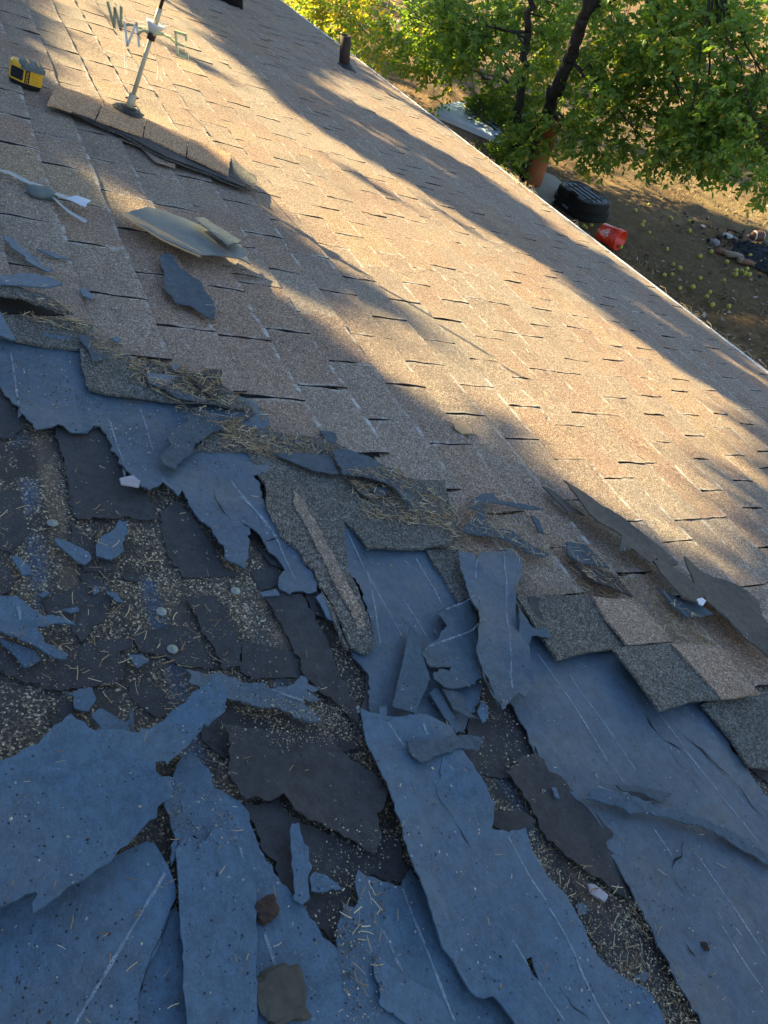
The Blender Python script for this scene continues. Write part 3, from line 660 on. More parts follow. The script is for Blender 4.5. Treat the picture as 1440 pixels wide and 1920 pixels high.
gs(Z('I', (240, 585), (300, 590), (290, 640), (320, 700), (280, 690), (255, 640)), .033, M_DARK)

# ---- nail caps
for k, p in (('G', (282, 237)), ('G', (870, 715)), ('G', (1270, 603)), ('G', (930, 918)), ('H', (630, 1240))):
    c = rl(Z(k, p)[0], .003); MB().lathe([(.0078, 0), (.0078, .001), (.006, .002), (.0035, .0015), (.003, .003), (.0001, .0032)], 16, Matrix.Translation((c[0], c[1], .0045 if k == 'G' else .004))).obj('nail_cap', M_CAPN, roof, True)

# ================================================================ LOOSE SCRAPS (things)
def scrap(label, px, h, mat=M_FELT, curl=.014, name='felt_scrap', cat='felt scrap', group='torn pieces of roofing felt', **kw):
    return piece(name, px, h, mat, kw.pop('thick', .0025), kw.pop('jag', .005), kw.pop('amp', .003), curl, .03, label=label, cat=cat, group=group, **kw)
scrap('huge blue-grey felt flap with ragged lower edge and raised tail, at lower left', Z('J', (-300, 930), (-30, 880), (170, 790), (185, 800), (160, 900), (250, 840), (380, 740), (540, 630), (620, 540), (800, 400), (800, 350), (860, 310), (890, 200), (790, 170), (790, 120), (840, 110), (850, 130), (960, 20), (980, 0))+Z('G', (1030, 1420), (1085, 1345), (1110, 1360), (1195, 1290), (1200, 1150), (1150, 1120), (1080, 1170), (900, 1290), (740, 1390), (600, 1385), (500, 1400), (370, 1310), (220, 1440), (0, 1550), (-300, 1600)), .030, M_FELT, .02, amp=.008)
scrap('long upright felt strip with chalk line and forked tip, left of the torn shingles', Z('H', (1175, 390), (1250, 420), (1262, 470), (1285, 405), (1440, 395))+Z('I', (80, 360), (150, 350), (170, 380), (205, 440), (190, 510), (160, 560), (175, 620), (190, 800), (215, 850), (230, 960), (250, 1040), (205, 1105), (180, 1080), (110, 1150), (60, 1080), (10, 960))+Z('H', (1400, 1230), (1350, 1120), (1310, 1040), (1270, 900), (1265, 780), (1240, 650), (1215, 560), (1180, 480)), .030, M_FELTG, .02, jag=.003)
scrap('curved felt piece with two chalk lines tucked against the long upright strip', Z('H', (1060, 740), (1110, 690), (1230, 660), (1275, 740), (1280, 850), (1310, 950), (1320, 1050), (1240, 1120), (1160, 1135), (1090, 1125), (1040, 1090), (1030, 1060), (1140, 1010), (1020, 1025), (970, 960), (990, 920), (1050, 880), (1110, 800)), .020, M_FELT2, .016)
scrap('narrow felt wedge with a straight left edge standing on its tip in the centre', Z('H', (915, 790), (960, 830), (985, 980), (1020, 1080), (1000, 1140), (970, 1190), (940, 1270), (820, 1225), (870, 1000)), .024, M_FELT2, .010, jag=.0015)
scrap('long thin arched felt slab lying across the top of the central strip', Z('K', (860, -30), (880, 30), (930, 75), (960, 75), (1040, 40), (1130, 10), (1240, 20), (1270, -40), (1150, -55), (1000, -40)), .034, M_SLATE, .01)
scrap('diagonal blue-grey felt scrap with a chalk line and split right end, above the huge flap', Z('G', (960, 1020), (1100, 1045), (1180, 1035), (1300, 1090), (1440, 1115))+Z('H', (130, 1125), (250, 1130), (300, 1090), (350, 1075), (360, 1110), (420, 1140), (400, 1150), (350, 1140), (430, 1190), (400, 1200), (340, 1195), (330, 1220), (380, 1260), (435, 1320), (380, 1325), (270, 1280), (190, 1240), (110, 1240), (0, 1190))+Z('G', (1200, 1175), (1100, 1140), (1010, 1100), (1030, 1060)), .022, M_FELTG, .016)
for lab, k, pts, h, mt in (
    ('leaf-shaped blue felt scrap lying flat on the old granules beside the round nail cap', 'G', [(640, 225), (680, 235), (685, 300), (660, 350), (670, 390), (600, 440), (520, 415), (515, 360), (550, 310), (610, 280)], .010, M_FELT),
    ('tapered blue felt scrap just left of the leaf-shaped one', 'G', [(295, 315), (350, 330), (430, 365), (485, 400), (490, 430), (460, 460), (420, 450), (370, 400), (310, 355)], .010, M_FELT),
    ('small blue felt scrap near the left edge below the nail cap', 'G', [(60, 410), (110, 420), (160, 460), (170, 510), (120, 515), (80, 450)], .010, M_FELT),
    ('forked blue felt piece with a chalk line at the left edge', 'G', [(-30, 635), (90, 640), (150, 690), (210, 740), (300, 745), (350, 760), (405, 795), (270, 790), (200, 800), (235, 880), (360, 950), (355, 975), (310, 970), (180, 900), (-30, 810)], .020, M_FELT),
    ('speckled blue felt scrap under the forked piece at the left edge', 'G', [(-20, 845), (100, 890), (190, 930), (220, 970), (160, 1010), (130, 1015), (90, 960)], .012, M_FELT),
    ('small pointed blue felt chip beside the dark patch, upper centre of the granule area', 'G', [(575, 600), (630, 610), (665, 665), (620, 650)], .008, M_FELT),
    ('tiny square blue felt chip right beside a pointed chip', 'G', [(500, 580), (520, 570), (540, 600), (505, 620)], .008, M_FELT),
    ('tiny oval blue felt chip left of the square chip', 'G', [(205, 620), (250, 600), (270, 610), (230, 635)], .008, M_FELT),
    ('thin lens-shaped blue felt chip above the forked piece', 'G', [(335, 700), (420, 685), (430, 705), (380, 720)], .008, M_FELT),
    ('blue felt chip with a toothed lower edge right of the dark slab', 'G', [(690, 945), (770, 945), (805, 980), (740, 1015)], .010, M_FELT),
    ('rounded blue felt scrap just below the dark slab', 'G', [(345, 1150), (400, 1150), (420, 1130), (495, 1120), (520, 1180), (480, 1250), (440, 1245), (400, 1230), (400, 1170)], .012, M_FELT),
    ('spiky blue felt shard rising from the top of the huge flap', 'G', [(490, 1270), (540, 1235), (560, 1240), (680, 1310), (700, 1290), (690, 1350), (620, 1400), (500, 1440), (440, 1400), (540, 1340)], .016, M_FELT),
    ('dark sliver standing beside the spiky shard', 'G', [(700, 1230), (722, 1240), (720, 1400), (700, 1440)], .03, M_SLATE),
    ('knife-shaped blue felt scrap pointing up on the black felt', 'K', [(265, 405), (300, 400), (330, 510), (355, 530), (355, 600), (372, 620), (350, 680), (360, 790), (320, 825), (275, 800), (285, 760), (275, 660), (265, 600)], .014, M_FELT),
    ('fin-shaped blue felt scrap touching the knife-shaped one', 'K', [(360, 680), (380, 655), (440, 665), (500, 710), (540, 740), (470, 740), (440, 755), (370, 750)], .013, M_FELT),
    ('grey-green felt scrap lying alone on the shaded shingles below the flashing', 'D', [(870, 90), (920, 95), (960, 150), (1010, 180), (1080, 230), (1100, 290), (1150, 350), (1155, 440), (1120, 430), (1030, 370), (940, 345), (900, 290), (880, 240), (885, 190), (860, 130)], .022, M_SLATE),
    ('torn grey strip with a stepped end lying across the felt and shingle border', 'D', [(1065, 920), (1110, 925), (1200, 990), (1215, 1010), (1170, 1035), (1110, 1060), (1060, 1100), (1000, 1180), (950, 1215), (945, 1250), (880, 1220), (855, 1180), (920, 1120), (900, 1085), (960, 1030), (1010, 980)], .026, M_SLATE),
    ('pointed felt blade at the left of the pile in the pine needles', 'E', [(175, 1150), (480, 1165), (500, 1190), (520, 1240), (530, 1270), (400, 1250), (300, 1210)], .026, M_SLATE),
    ('big bent felt blade sweeping down to a point in the needle pile', 'E', [(500, 1150), (560, 1150), (720, 1190), (830, 1240), (870, 1280), (925, 1410), (935, 1460), (880, 1420), (830, 1350), (760, 1310), (650, 1280), (560, 1275), (520, 1220)], .030, M_SLATE),
    ('narrow brown scrap under the big bent blade', 'E', [(580, 1300), (650, 1315), (730, 1395), (700, 1400), (640, 1360)], .022, M_BROWN),
    ('small dark scrap between the brown scrap and the bent blade', 'E', [(700, 1340), (800, 1335), (810, 1370), (740, 1385)], .022, M_SLATE),
    ('small cup-shaped dark scrap above the felt blades', 'E', [(430, 1030), (520, 1045), (525, 1080), (490, 1105), (460, 1080)], .02, M_SLATE),
    ('upper of two curling dark felt tongues near the middle', 'I', [(-60, 140), (-40, 100), (20, 70), (60, 65), (90, 100), (200, 120), (320, 150), (240, 150), (130, 122), (50, 115), (0, 135), (-20, 155)], .03, M_SLATE),
    ('lower of two curling dark felt tongues, reaching right towards the torn shingles', 'I', [(-90, 260), (-50, 200), (0, 150), (30, 140), (20, 200), (60, 250), (150, 260), (250, 320), (345, 370), (330, 385), (240, 370), (150, 320), (60, 290), (0, 280)], .026, M_SLATE),
    ('blue felt tongue pointing down right on the shaded shingles at the left', 'D', [(15, -20), (60, -10), (140, 60), (200, 110), (230, 150), (290, 160), (260, 175), (200, 150), (140, 120), (130, 90), (70, 50)], .02, M_FELT),
    ('thin blue felt splinter beside the felt tongue', 'D', [(200, 50), (260, 62), (385, 105), (300, 98)], .02, M_FELT),
    ('pale blue felt scrap lying on the raised shingle flap at the left edge', 'D', [(-30, 190), (160, 180), (280, 210), (340, 245), (260, 262), (100, 250), (-30, 240)], .050, M_FELT),
    ('crumpled blue scrap among the pine needles', 'D', [(795, 720), (870, 725), (945, 735), (930, 770), (880, 800), (800, 770)], .03, M_FELT),
    ('long grey chip below the crumpled blue scrap', 'D', [(880, 770), (960, 800), (1060, 850), (1060, 870), (960, 855), (900, 815)], .032, M_SLATE),
    ('dark ragged scrap at the right end of the needle drift', 'D', [(1040, 760), (1110, 700), (1200, 710), (1190, 800), (1150, 865), (1080, 800)], .034, M_DARK),
    ('tiny blue chip above the crumpled scrap', 'D', [(920, 680), (960, 665), (975, 690), (940, 712)], .03, M_FELT),
    ('small dark chip in the needles below a chalky edge', 'D', [(430, 265), (470, 262), (500, 300), (500, 325), (450, 300)], .02, M_FELT),
    ('blue chip near the upper torn shingle corner', 'D', [(590, 530), (640, 515), (655, 535), (630, 552)], .02, M_FELT),
    ('grey felt strip with a chalk stripe stretching to the right edge', 'L', [(490, 270), (520, 225), (640, 240), (800, 300), (1000, 350), (1190, 420), (1300, 470), (1440, 560), (1500, 640), (1440, 620), (1330, 550), (1190, 470), (1060, 410), (960, 395), (780, 345), (700, 340), (600, 300)], .024, M_FELT2),
    ('short grey felt scrap above the stretching chalk-striped strip', 'L', [(650, 200), (750, 200), (900, 235), (940, 245), (880, 290), (780, 240), (680, 230)], .022, M_SLATE),
    ('pointed blue chip standing beside the forked strip tip', 'H', [(1310, 1190), (1335, 1215), (1340, 1280), (1310, 1315), (1280, 1250)], .018, M_FELT),
    ('two-toned felt splinter below the narrow wedge', 'H', [(1020, 1150), (1060, 1120), (1110, 1200), (1190, 1340), (1170, 1370), (1100, 1280)], .016, M_FELT2),
    ('brownish curled scrap below the curved two-line piece', 'H', [(1090, 1130), (1180, 1150), (1220, 1200), (1200, 1240), (1290, 1290), (1240, 1285), (1150, 1240)], .020, M_SLATE),
    ('small blue shard in the gap at the head of the central strip', 'H', [(750, 1230), (790, 1220), (790, 1270), (760, 1300)], .022, M_FELT),
    ('thin felt splinter beside the shingle tongue', 'H', [(410, 630), (440, 610), (480, 700), (500, 760), (470, 745)], .018, M_FELT),
    ('small felt rectangle above the long black patch', 'H', [(110, 605), (200, 595), (215, 622), (120, 630)], .012, M_FELT),
    ('finger of felt poking over the left torn shingle', 'I', [(190, 640), (260, 740), (340, 750), (352, 795), (260, 780), (230, 840), (205, 860), (195, 760)], .036, M_FELT2),
    ('flat scrap at the far left between felt sheet and shingle', 'D', [(-30, 380), (0, 390), (85, 540), (60, 545), (-30, 500)], .03, M_FELT),
    ('square felt chip over the torn shingle corner', 'D', [(420, 520), (480, 515), (500, 600), (575, 640), (500, 660), (480, 600)], .03, M_SLATE),
    ('small round blue chip in the granule gap on the right', 'L', [(440, 820), (470, 808), (500, 830), (495, 870), (460, 875)], .006, M_FELT),
    ('blue chip lying on the black patch right of centre', 'L', [(315, 210), (340, 215), (358, 270), (335, 262)], .014, M_FELT),
    ('blue chip at the lower end of the granule gap', 'L', [(740, 1190), (800, 1170), (825, 1190), (800, 1225), (760, 1210)], .006, M_FELT)):
    sm = len(pts) < 8
    scrap(lab, Z(k, *pts), h, mt, .006 if sm else .014)
for lab, k, pts, h, mt in (
    ('long curling brown shingle strip running down beside the sunlit field', 'I', [(415, 5), (480, 45), (640, 155), (750, 245), (890, 335), (985, 425), (930, 430), (870, 400), (840, 430), (750, 360), (690, 360), (690, 300), (560, 220), (500, 140), (430, 60)], .04, M_BROWN),
    ('brown shingle scrap overlapping the lower end of the curling strip', 'I', [(860, 400), (900, 400), (1000, 470), (1130, 580), (1080, 625), (1000, 590), (900, 480)], .045, M_BROWN),
    ('wide smooth grey-brown shingle back reaching the right edge', 'I', [(1000, 405), (1150, 480), (1380, 610), (1440, 770), (1500, 930), (1440, 890), (1300, 780), (1130, 625), (1060, 520)], .04, M_BROWN),
    ('four-sided grey shingle offcut with cut corner below the brown scrap', 'I', [(885, 530), (950, 570), (1080, 630), (1155, 685), (1030, 693), (960, 630)], .034, M_SLATE),
    ('dark thick shingle splinter on the debris slope', 'I', [(470, 430), (580, 440), (690, 480), (760, 590), (700, 570), (560, 510)], .03, M_DARK),
    ('short dark shingle scrap above the thick splinter', 'I', [(430, 310), (520, 330), (640, 450), (500, 430), (440, 390)], .026, M_SLATE),
    ('thin brown scrap parallel to the top of the curling strip', 'I', [(310, 35), (350, 50), (450, 130), (525, 175), (430, 165), (370, 100)], .03, M_BROWN),
    ('small dark scrap between the felt tongues and the curling strip', 'I', [(255, 180), (290, 200), (320, 270), (290, 260)], .025, M_SLATE)):
    scrap(lab, Z(k, *pts), h, mt, .022, name='shingle_scrap', cat='shingle scrap', group='loose shingle scraps', thick=.004, jag=.003)
scrap('raised brown shingle flap arching over a dark gap at the left edge', Z('D', (-60, 235), (20, 245), (120, 258), (230, 300), (320, 360), (395, 412), (340, 404), (250, 372), (120, 315), (-60, 290)), .045, M_GREY, .02, name='shingle_scrap', cat='shingle scrap', group='loose shingle scraps', thick=.004)
piece('gap_shade', Z('D', (-60, 300), (60, 300), (200, 335), (300, 390), (350, 405), (200, 405), (-60, 390)), .022, M_GAPSHADE, parent=roof, curl=0)  # black sheet painting the shade beneath the raised flap
scrap('pale grey flashing sheet with tan edge and torn end, below the cap shingles', Z('A', (650, 1160), (760, 1130), (800, 1118), (890, 1150), (1080, 1220), (1230, 1320), (1300, 1325), (1350, 1435), (1280, 1400), (1160, 1385), (1080, 1390), (860, 1290)), .045, M_MEMB, .006, name='flashing_sheet', cat='flashing', group=None, jag=.002)
ts = scrap('tan strip', Z('A', (650, 1160), (690, 1152), (880, 1255), (1090, 1370), (1080, 1392), (860, 1292)), .0475, M_TAN, .004, name='tan_strip', cat=None, group=None, jag=.001)
fl = bpy.data.objects['flashing_sheet']; mw = ts.matrix_world.copy(); ts.parent = fl; ts.matrix_parent_inverse = fl.matrix_world.inverted(); ts.matrix_world = mw
del ts['label']
scrap('dark square shingle offcut resting on the right half of the flashing sheet', Z('A', (1045, 1185), (1100, 1178), (1200, 1240), (1305, 1300), (1230, 1335), (1150, 1270)), .062, M_SLATE, .006, name='shingle_scrap', cat='shingle scrap', group='loose shingle scraps')
scrap('tan round-cornered chip in the sun near the middle of the shingle field', Z('E', (1150, 990), (1200, 985), (1245, 1015), (1250, 1045), (1200, 1048), (1160, 1020)), .016, M_TAN, .006, name='shingle_scrap', cat='shingle scrap', group='loose shingle scraps')
scrap('pinkish grey flake on the tip of the upper left felt sheet', Z('D', (645, 1290), (720, 1272), (755, 1300), (750, 1335), (690, 1325), (655, 1320)), .024, M_PEB, .006, name='stone_flake', cat='stone flake', group='pale stone flakes')
scrap('pinkish grey flake in the granule gap at lower right', Z('L', (505, 712), (540, 715), (610, 770), (595, 805), (520, 760)), .010, M_PEB, .003, name='stone_flake', cat='stone flake', group='pale stone flakes')
scrap('crumpled piece of silver foil on the brown scrap', Z('I', (1085, 595), (1110, 588), (1132, 605), (1115, 628), (1095, 620)), .06, M_FOIL, .006, name='foil_scrap', cat='foil', group=None, amp=.01)

S2_ = Surf()
def find(s): return next(o for o in C.objects if o.get('label', '').startswith(s))
for s_, k, pts in (('long upright', 'I', [(72, 365), (82, 560), (95, 800), (105, 1110)]), ('long upright', 'H', [(1218, 440), (1222, 600)]), ('curved felt piece', 'H', [(1060, 752), (1228, 690)]), ('curved felt piece', 'H', [(975, 962), (1265, 838)]),
                   ('diagonal blue', 'G', [(1030, 1050), (1180, 1105), (1300, 1140), (1420, 1172)]), ('diagonal blue', 'H', [(0, 1150), (130, 1190), (300, 1255), (400, 1315)]), ('forked blue', 'G', [(70, 650), (95, 820)]), ('forked blue', 'G', [(170, 870), (310, 945)]), ('grey felt strip', 'L', [(530, 232), (700, 285), (900, 350), (1180, 445)])):
    chalk(Z(k, *pts), 0, .0032, S2_, find(s_))

# ---- row of cap shingles at the pole, stacked thick
caproot = empty('cap_shingle_row', ROOFM @ Matrix.Translation((0, 0, 0)), 'row of overlapping orange-brown cap shingles around the base of the weather vane pole', 'cap shingles')
caps = [[(300, 460), (565, 540), (518, 645), (250, 560)], [(560, 545), (790, 640), (772, 738), (516, 645)], [(785, 640), (1022, 745), (1008, 842), (772, 736)], [(1018, 745), (1248, 825), (1237, 948), (1006, 842)]]
for i, c in enumerate(caps):
    cc = np.mean(c, 0); c = [(cc[0]+(x-cc[0])*.965, cc[1]+(y-cc[1])*.985) for x, y in c]
    piece('cap_shingle', Z('A', *c), (.038, .042, .038, .042)[i], M_CAP, .006, .002, .0006, .001, .04, parent=caproot)
piece('torn_cap', Z('A', (1245, 860), (1300, 900), (1380, 970), (1382, 1040), (1320, 1000), (1240, 955)), .032, M_GREY, .004, .004, .006, .01, .03, parent=caproot)
for i, (dx, h) in enumerate(((-18, .032), (-6, .026), (-22, .020))):
    piece('under_layer', Z('A', (330, 500), (560, 590), (1000, 790), (1240, 880), (1330, 1030+dx*.5), (1140, 960+dx), (900, 870+dx), (640, 735+dx), (470, 655+dx*.6), (262, 566)), h, [M_DARK, M_GREY, M_GREY][i], .004, .002, .002, .006, .05, parent=caproot)
piece('slipped_tab', Z('A', (640, 745), (720, 740), (945, 850), (945, 915), (840, 880), (760, 800)), .018, M_SH, .003, .002, .001, .006, .04, parent=caproot)
tv(bpy.data.objects['slipped_tab'].data, .4)

# ================================================================ weather vane
pb = rl((240, 210), .04); base = rw(pb[0], pb[1], .04)
def ray_pt(px, P, D):      # point on sight line of px nearest to the line P + s D
    r = Vector(W@_ray(*px)).normalized(); c = Vector(CAM); D = D.normalized()
    w0 = c-P; b = r.dot(D); den = 1-b*b; t = (b*D.dot(w0)-r.dot(w0))/den; return c+r*t
NRM = Vector((0, math.sin(PITCH), math.cos(PITCH)))
top = ray_pt((305, 0), base, NRM); pdir = (top-base).normalized(); J = base+pdir*((ray_pt((283, 66), base, pdir)-base).length)
vane = empty('weather_vane', Matrix.Translation(base), 'weather vane pole with cream W, N and E letters standing on the cap shingle row', 'weather vane')
def vo(mb, name, mat, smooth=False):
    o = mb.obj(name, mat, vane, smooth); o.matrix_parent_inverse = vane.matrix_world.inverted() if False else Matrix.Translation(-base); return o
vo(MB().tube([base-pdir*.02, J+pdir*.02], .0078, 10), 'pole', M_POLE, True)
vo(MB().tube([J+pdir*.02, J+pdir*.09], .0095, 10), 'collar', M_POLE, True); vo(MB().tube([J+pdir*.09, J+pdir*.32], .0062, 10), 'rod', M_RUST, True)
vo(MB().tube([base+pdir*.005, base+pdir*.065], .0145, 10), 'socket', M_POLE, True)
for s_ in (-1, 1):
    for z_ in (.02, .05):
        a = base+pdir*z_; vo(MB().tube([a, a+Vector((.25*s_, .95*s_, .1))*.024], .0028, 6), 'bolt', M_RUST)
hubm = MB(); q = pdir.to_track_quat('Z', 'Y').to_matrix().to_4x4(); hubm.lathe([(.011, .008), (.022, .02), (.031, .036), (.033, .042), (.031, .043), (.001, .036)], 18, Matrix.Translation(J)@q); vo(hubm, 'cup', M_CUP, True)
mbx = MB(); mbx.lathe([(.014, -.014), (.015, .004), (.010, .012)], 12, Matrix.Translation(J)@q); vo(mbx, 'hub', M_RUST, True)
def zplane(px, z):
    r = W@_ray(*px); return Vector(CAM+r*((z-CAM_Z)/r[2]))
Epos = zplane((339, 84), J.z); Wpos = zplane((219, 44), J.z)
ew = ((Epos-J).normalized()-(Wpos-J).normalized()).normalized(); UPV = Vector((0, 0, 1))
def strokes(segs, org, ax, mat, name, w=.009, th=.004, arm=None):
    mb = MB(); nn = ax.cross(UPV).normalized()
    for (x1, y1, x2, y2) in segs:
        a = org+ax*x1+UPV*y1; b = org+ax*x2+UPV*y2; t = (b-a).normalized(); s2 = t.cross(nn).normalized()*w/2
        a = a-t*w*.35; b = b+t*w*.35
        vs = [a+s2+nn*th/2, a-s2+nn*th/2, b-s2+nn*th/2, b+s2+nn*th/2, a+s2-nn*th/2, a-s2-nn*th/2, b-s2-nn*th/2, b+s2-nn*th/2]
        mb.add(vs, [(0, 1, 2, 3), (7, 6, 5, 4), (0, 4, 5, 1), (1, 5, 6, 2), (2, 6, 7, 3), (3, 7, 4, 0)])
    return vo(mb, name, mat)
def arm(a, b, mat, sag):
    m = (a+b)/2+UPV*sag; vo(MB().tube([a, (a+m)/2+UPV*sag*.3, m, (b+m)/2+UPV*sag*.3, b], [.006, .006, .005, .005, .005], 8), 'arm', mat, True)
hL = .070
Ew = (Epos-J).length; Ww = (Wpos-J).length
o0 = J+(Epos-J).normalized()*(Ew-.02)-UPV*hL*.5
strokes([(0, 0, 0, hL), (0, 0, .048, 0), (0, hL*.5, .034, hL*.5), (0, hL, .048, hL), (.048, 0, .048, .014), (.048, hL, .048, hL-.014)], o0, (Epos-J).normalized(), M_CREAM_SUN, 'letter')
arm(J, o0+UPV*hL*.5, M_CREAM_SUN, .016)
wd = (Wpos-J).normalized(); o1 = J+wd*(Ww+.035)-UPV*hL*.2
strokes([(0, hL, .018, 0), (.018, 0, .036, hL*.85), (.036, hL*.85, .054, 0), (.054, 0, .072, hL)], o1, -wd, M_SAGE_SHADE, 'letter', .012)
arm(J, o1-wd*.060+UPV*.01, M_SAGE_SHADE, .016)
nd = Vector((-ew.y, ew.x, 0)).normalized()
Npos0 = zplane((243, 52), J.z+.02); nd = (Npos0-J); nd.z = 0; nn_l = nd.length; nd.normalize()
Npos = J+nd*(nn_l-.025)
o2 = Npos-UPV*hL*.5; strokes([(0, 0, 0, hL), (0, hL, .04, 0), (.04, 0, .04, hL)], o2, nd, M_CUP, 'letter', .008); arm(J, Npos, M_SAGE_SHADE, .014)
o3 = J-nd*.04+UPV*.02
wb = MB()
def webline(a, b, sag, r=.0009): m = (a+b)/2-UPV*sag; wb.tube([a, a*.55+m*.45, m, b*.55+m*.45, b], r*.6, 4)
random.seed(3)
for i in range(16):
    a = J+pdir*random.uniform(.02, .06); b = random.choice([Npos, o1-wd*.05, Epos, o3])+Vector([random.uniform(-.03, .03) for _ in range(3)])+UPV*.03
    webline(a, b, random.uniform(-.005, .02), .0008)
s1_ = at(281, 92, 3.3); s2_ = at(299, 140, 3.25); webline(J, s2_, -.02, .003)
for a, b in (((229, 60), (236, 150)), ((233, 60), (240, 165)), ((299, 140), (305, 152)), ((296, 120), (294, 150)), ((305, 125), (309, 142))): webline(at(*a, 3.32), at(*b, 3.3), .004, .0009)
vo(wb, 'cobweb', M_WEB)
tarm = MB()
for k, (r, h) in enumerate(((.05, .004), (.038, .009), (.024, .014))):
    pts = [(r*(1+.25*noise.noise(Vector((j*.9, k*7, 0))))*math.cos(j*math.tau/20)*1.15, r*(1+.25*noise.noise(Vector((j*.9, k*7, 5))))*math.sin(j*math.tau/20)) for j in range(20)]
    M_ = ROOFM@Matrix.Translation((pb[0], pb[1], .046)); n0 = 20
    vs = [M_@Vector((x, y, h)) for x, y in pts]+[M_@Vector((x*1.08, y*1.08, 0)) for x, y in pts]
    tarm.add(vs, [tuple(range(20))]+[(j, j+20, (j+1) % 20+20, (j+1) % 20) for j in range(20)])
vo(tarm, 'tar_seal', M_TAR)
# vent pipe near the eave
vb = rl((645, 128), 0); vbw = rw(vb[0], vb[1], 0)
vp = empty('vent_pipe', Matrix.Translation(vbw), 'short rusty vent pipe standing upright near the far eave', 'vent pipe')
MB().lathe([(.050, -.05), (.050, .27), (.044, .27), (.044, .05)], 20, None, True, True).obj('pipe', M_RUST, vp, True)
MB().lathe([(.12, -.065), (.12, -.03), (.07, .03), (.052, .05)], 20).obj('flashing_boot', M_TAR, vp, True)
# dark round vent right at the top edge
dv = rl((424, 4), 0); dvw = rw(dv[0], dv[1], 0)
rv = MB().lathe([(.16, -.04), (.16, .03), (.19, .05), (.19, .11), (.14, .15), (.01, .165)], 20).obj('roof_vent', M_RUB, None, True, label='low dark round roof vent at the top edge of the picture', cat='roof vent'); rv.location = dvw

# ---- tape measure
tb = rl((46, 163), .01)
tm = empty('tape_measure', ROOFM @ Matrix.Translation((tb[0]-.01, tb[1], .012)) @ Matrix.Rotation(math.radians(6), 4, 'Z') @ Matrix.Scale(.66, 4), 'yellow tape measure with black base and grey rubber top on the shingles at the left', 'tape measure')
foot = [(.045, -.022), (.045, .066), (.036, .074), (-.036, .074), (-.045, .066), (-.045, -.066), (-.036, -.074), (.004, -.074), (.014, -.068)]
def prism(fp, z0, z1, s0=1, s1=1):
    n = len(fp); v = [(x*s0, y*s0, z0) for x, y in fp]+[(x*s1, y*s1, z1) for x, y in fp]
    return v, [tuple(range(n))[::-1], tuple(range(n, 2*n))]+[(i, (i+1) % n, (i+1) % n+n, i+n) for i in range(n)]
MB().add(*prism(foot, .0, .022, .90, 1.0)).obj('base_bumper', M_RUB, tm)
b_ = MB(); b_.add(*prism(foot, .022, .10)); b_.add(*prism(foot, .10, .112, 1, .88)); b_.obj('case', M_YEL, tm)
g_ = MB(); fp2 = [(.053, -.02), (.053, .06), (.04, .081), (-.04, .081), (-.05, .06), (-.05, -.03), (.02, -.05)]
g_.add(*prism(fp2, .088, .108)); g_.add(*prism(fp2, .108, .122, 1, .8)); g_.obj('rubber_grip', M_GUN, tm)
for yy in (-.005, .045): MB().box((.02, yy, .124), (.05, .008, .006)).obj('grip_stripe', M_YEL, tm)
# window on the chamfered corner
a = Vector((.014, -.068, 0)); b = Vector((.045, -.022, 0)); t = (b-a).normalized(); nn = Vector((t.y, -t.x, 0)); 
wv = []
for off in (.0, .003):
    for (s_, z_) in ((-.002, .03), (.052, .03), (.056, .036), (.056, .078), (.052, .084), (-.002, .084), (-.006, .078), (-.006, .036)): wv.append(a+t*s_+nn*off+Vector((0, 0, z_)))
MB().add(wv, [tuple(range(8))[::-1], tuple(range(8, 16))]+[(i, (i+1) % 8, (i+1) % 8+8, i+8) for i in range(8)]).obj('window', M_RUB, tm)
lb = MB().box((.0465, -.002, .058), (.004, .022, .068)).obj('label_plate', M_RUB, tm)
rb = MB()
for z_ in (.035, .05, .065, .08): rb.box((.047, .042, z_), (.006, .034, .007))
rb.obj('grip_rib', M_YEL, tm)
def text_obj(txt, size, M, mat, parent, name='lettering', ext=.0004):
    cu = bpy.data.curves.new(name, 'FONT'); cu.body = txt; cu.size = size; cu.extrude = ext; cu.align_x = 'CENTER'; cu.align_y = 'CENTER'
    tmp = bpy.data.objects.new('t', cu); C.objects.link(tmp); dg = bpy.context.evaluated_depsgraph_get(); me = bpy.data.meshes.new_from_object(tmp.evaluated_get(dg))
    bpy.data.objects.remove(tmp); me.materials.clear(); me.transform(M); return link(name, me, mat, parent)
text_obj('DEWALT', .017, Matrix.Translation((.0489, -.002, .058)) @ Matrix(((0, 0, 1, 0), (0, 1, 0, 0), (1, 0, 0, 0), (0, 0, 0, 1))) @ Matrix.Diagonal((1, -1, 1, 1)), M_YEL, tm)

# ---- white ribbon with dark knobs on the left shingles
rbn = empty('tape_ribbon', ROOFM, 'tangle of white tape with a foil end and two dark knobs on the left shingles', 'ribbon')
def ribbon(px, w, h, mat, name):
    v, f = strip(px, h, w); v = [(x, y, z+.006*math.sin(i*.5)+.004) for i, (x, y, z) in enumerate(v)]; MB().add(v, f).obj(name, mat, rbn)
ribbon(Z('A', (-30, 925), (50, 950), (120, 985), (180, 1003), (245, 1008)), .020, .018, M_TAPE, 'tape')
ribbon(Z('A', (275, 1045), (330, 1075), (400, 1100), (440, 1112)), .030, .022, M_TAPE, 'tape'); ribbon(Z('A', (405, 1105), (440, 1095), (472, 1110)), .045, .030, M_FOIL, 'foil_end')
ribbon(Z('A', (275, 1060), (310, 1110), (370, 1160), (465, 1205)), .012, .018, M_TAPE, 'tape')
for p in ((205, 1038), (250, 1045)):
    c = rl(Z('A', p)[0], .02); MB().lathe([(.026, 0), (.028, .010), (.022, .018), (.01, .020)], 14, Matrix.Translation((c[0], c[1], .012))).obj('knob', M_GUN, rbn, True)

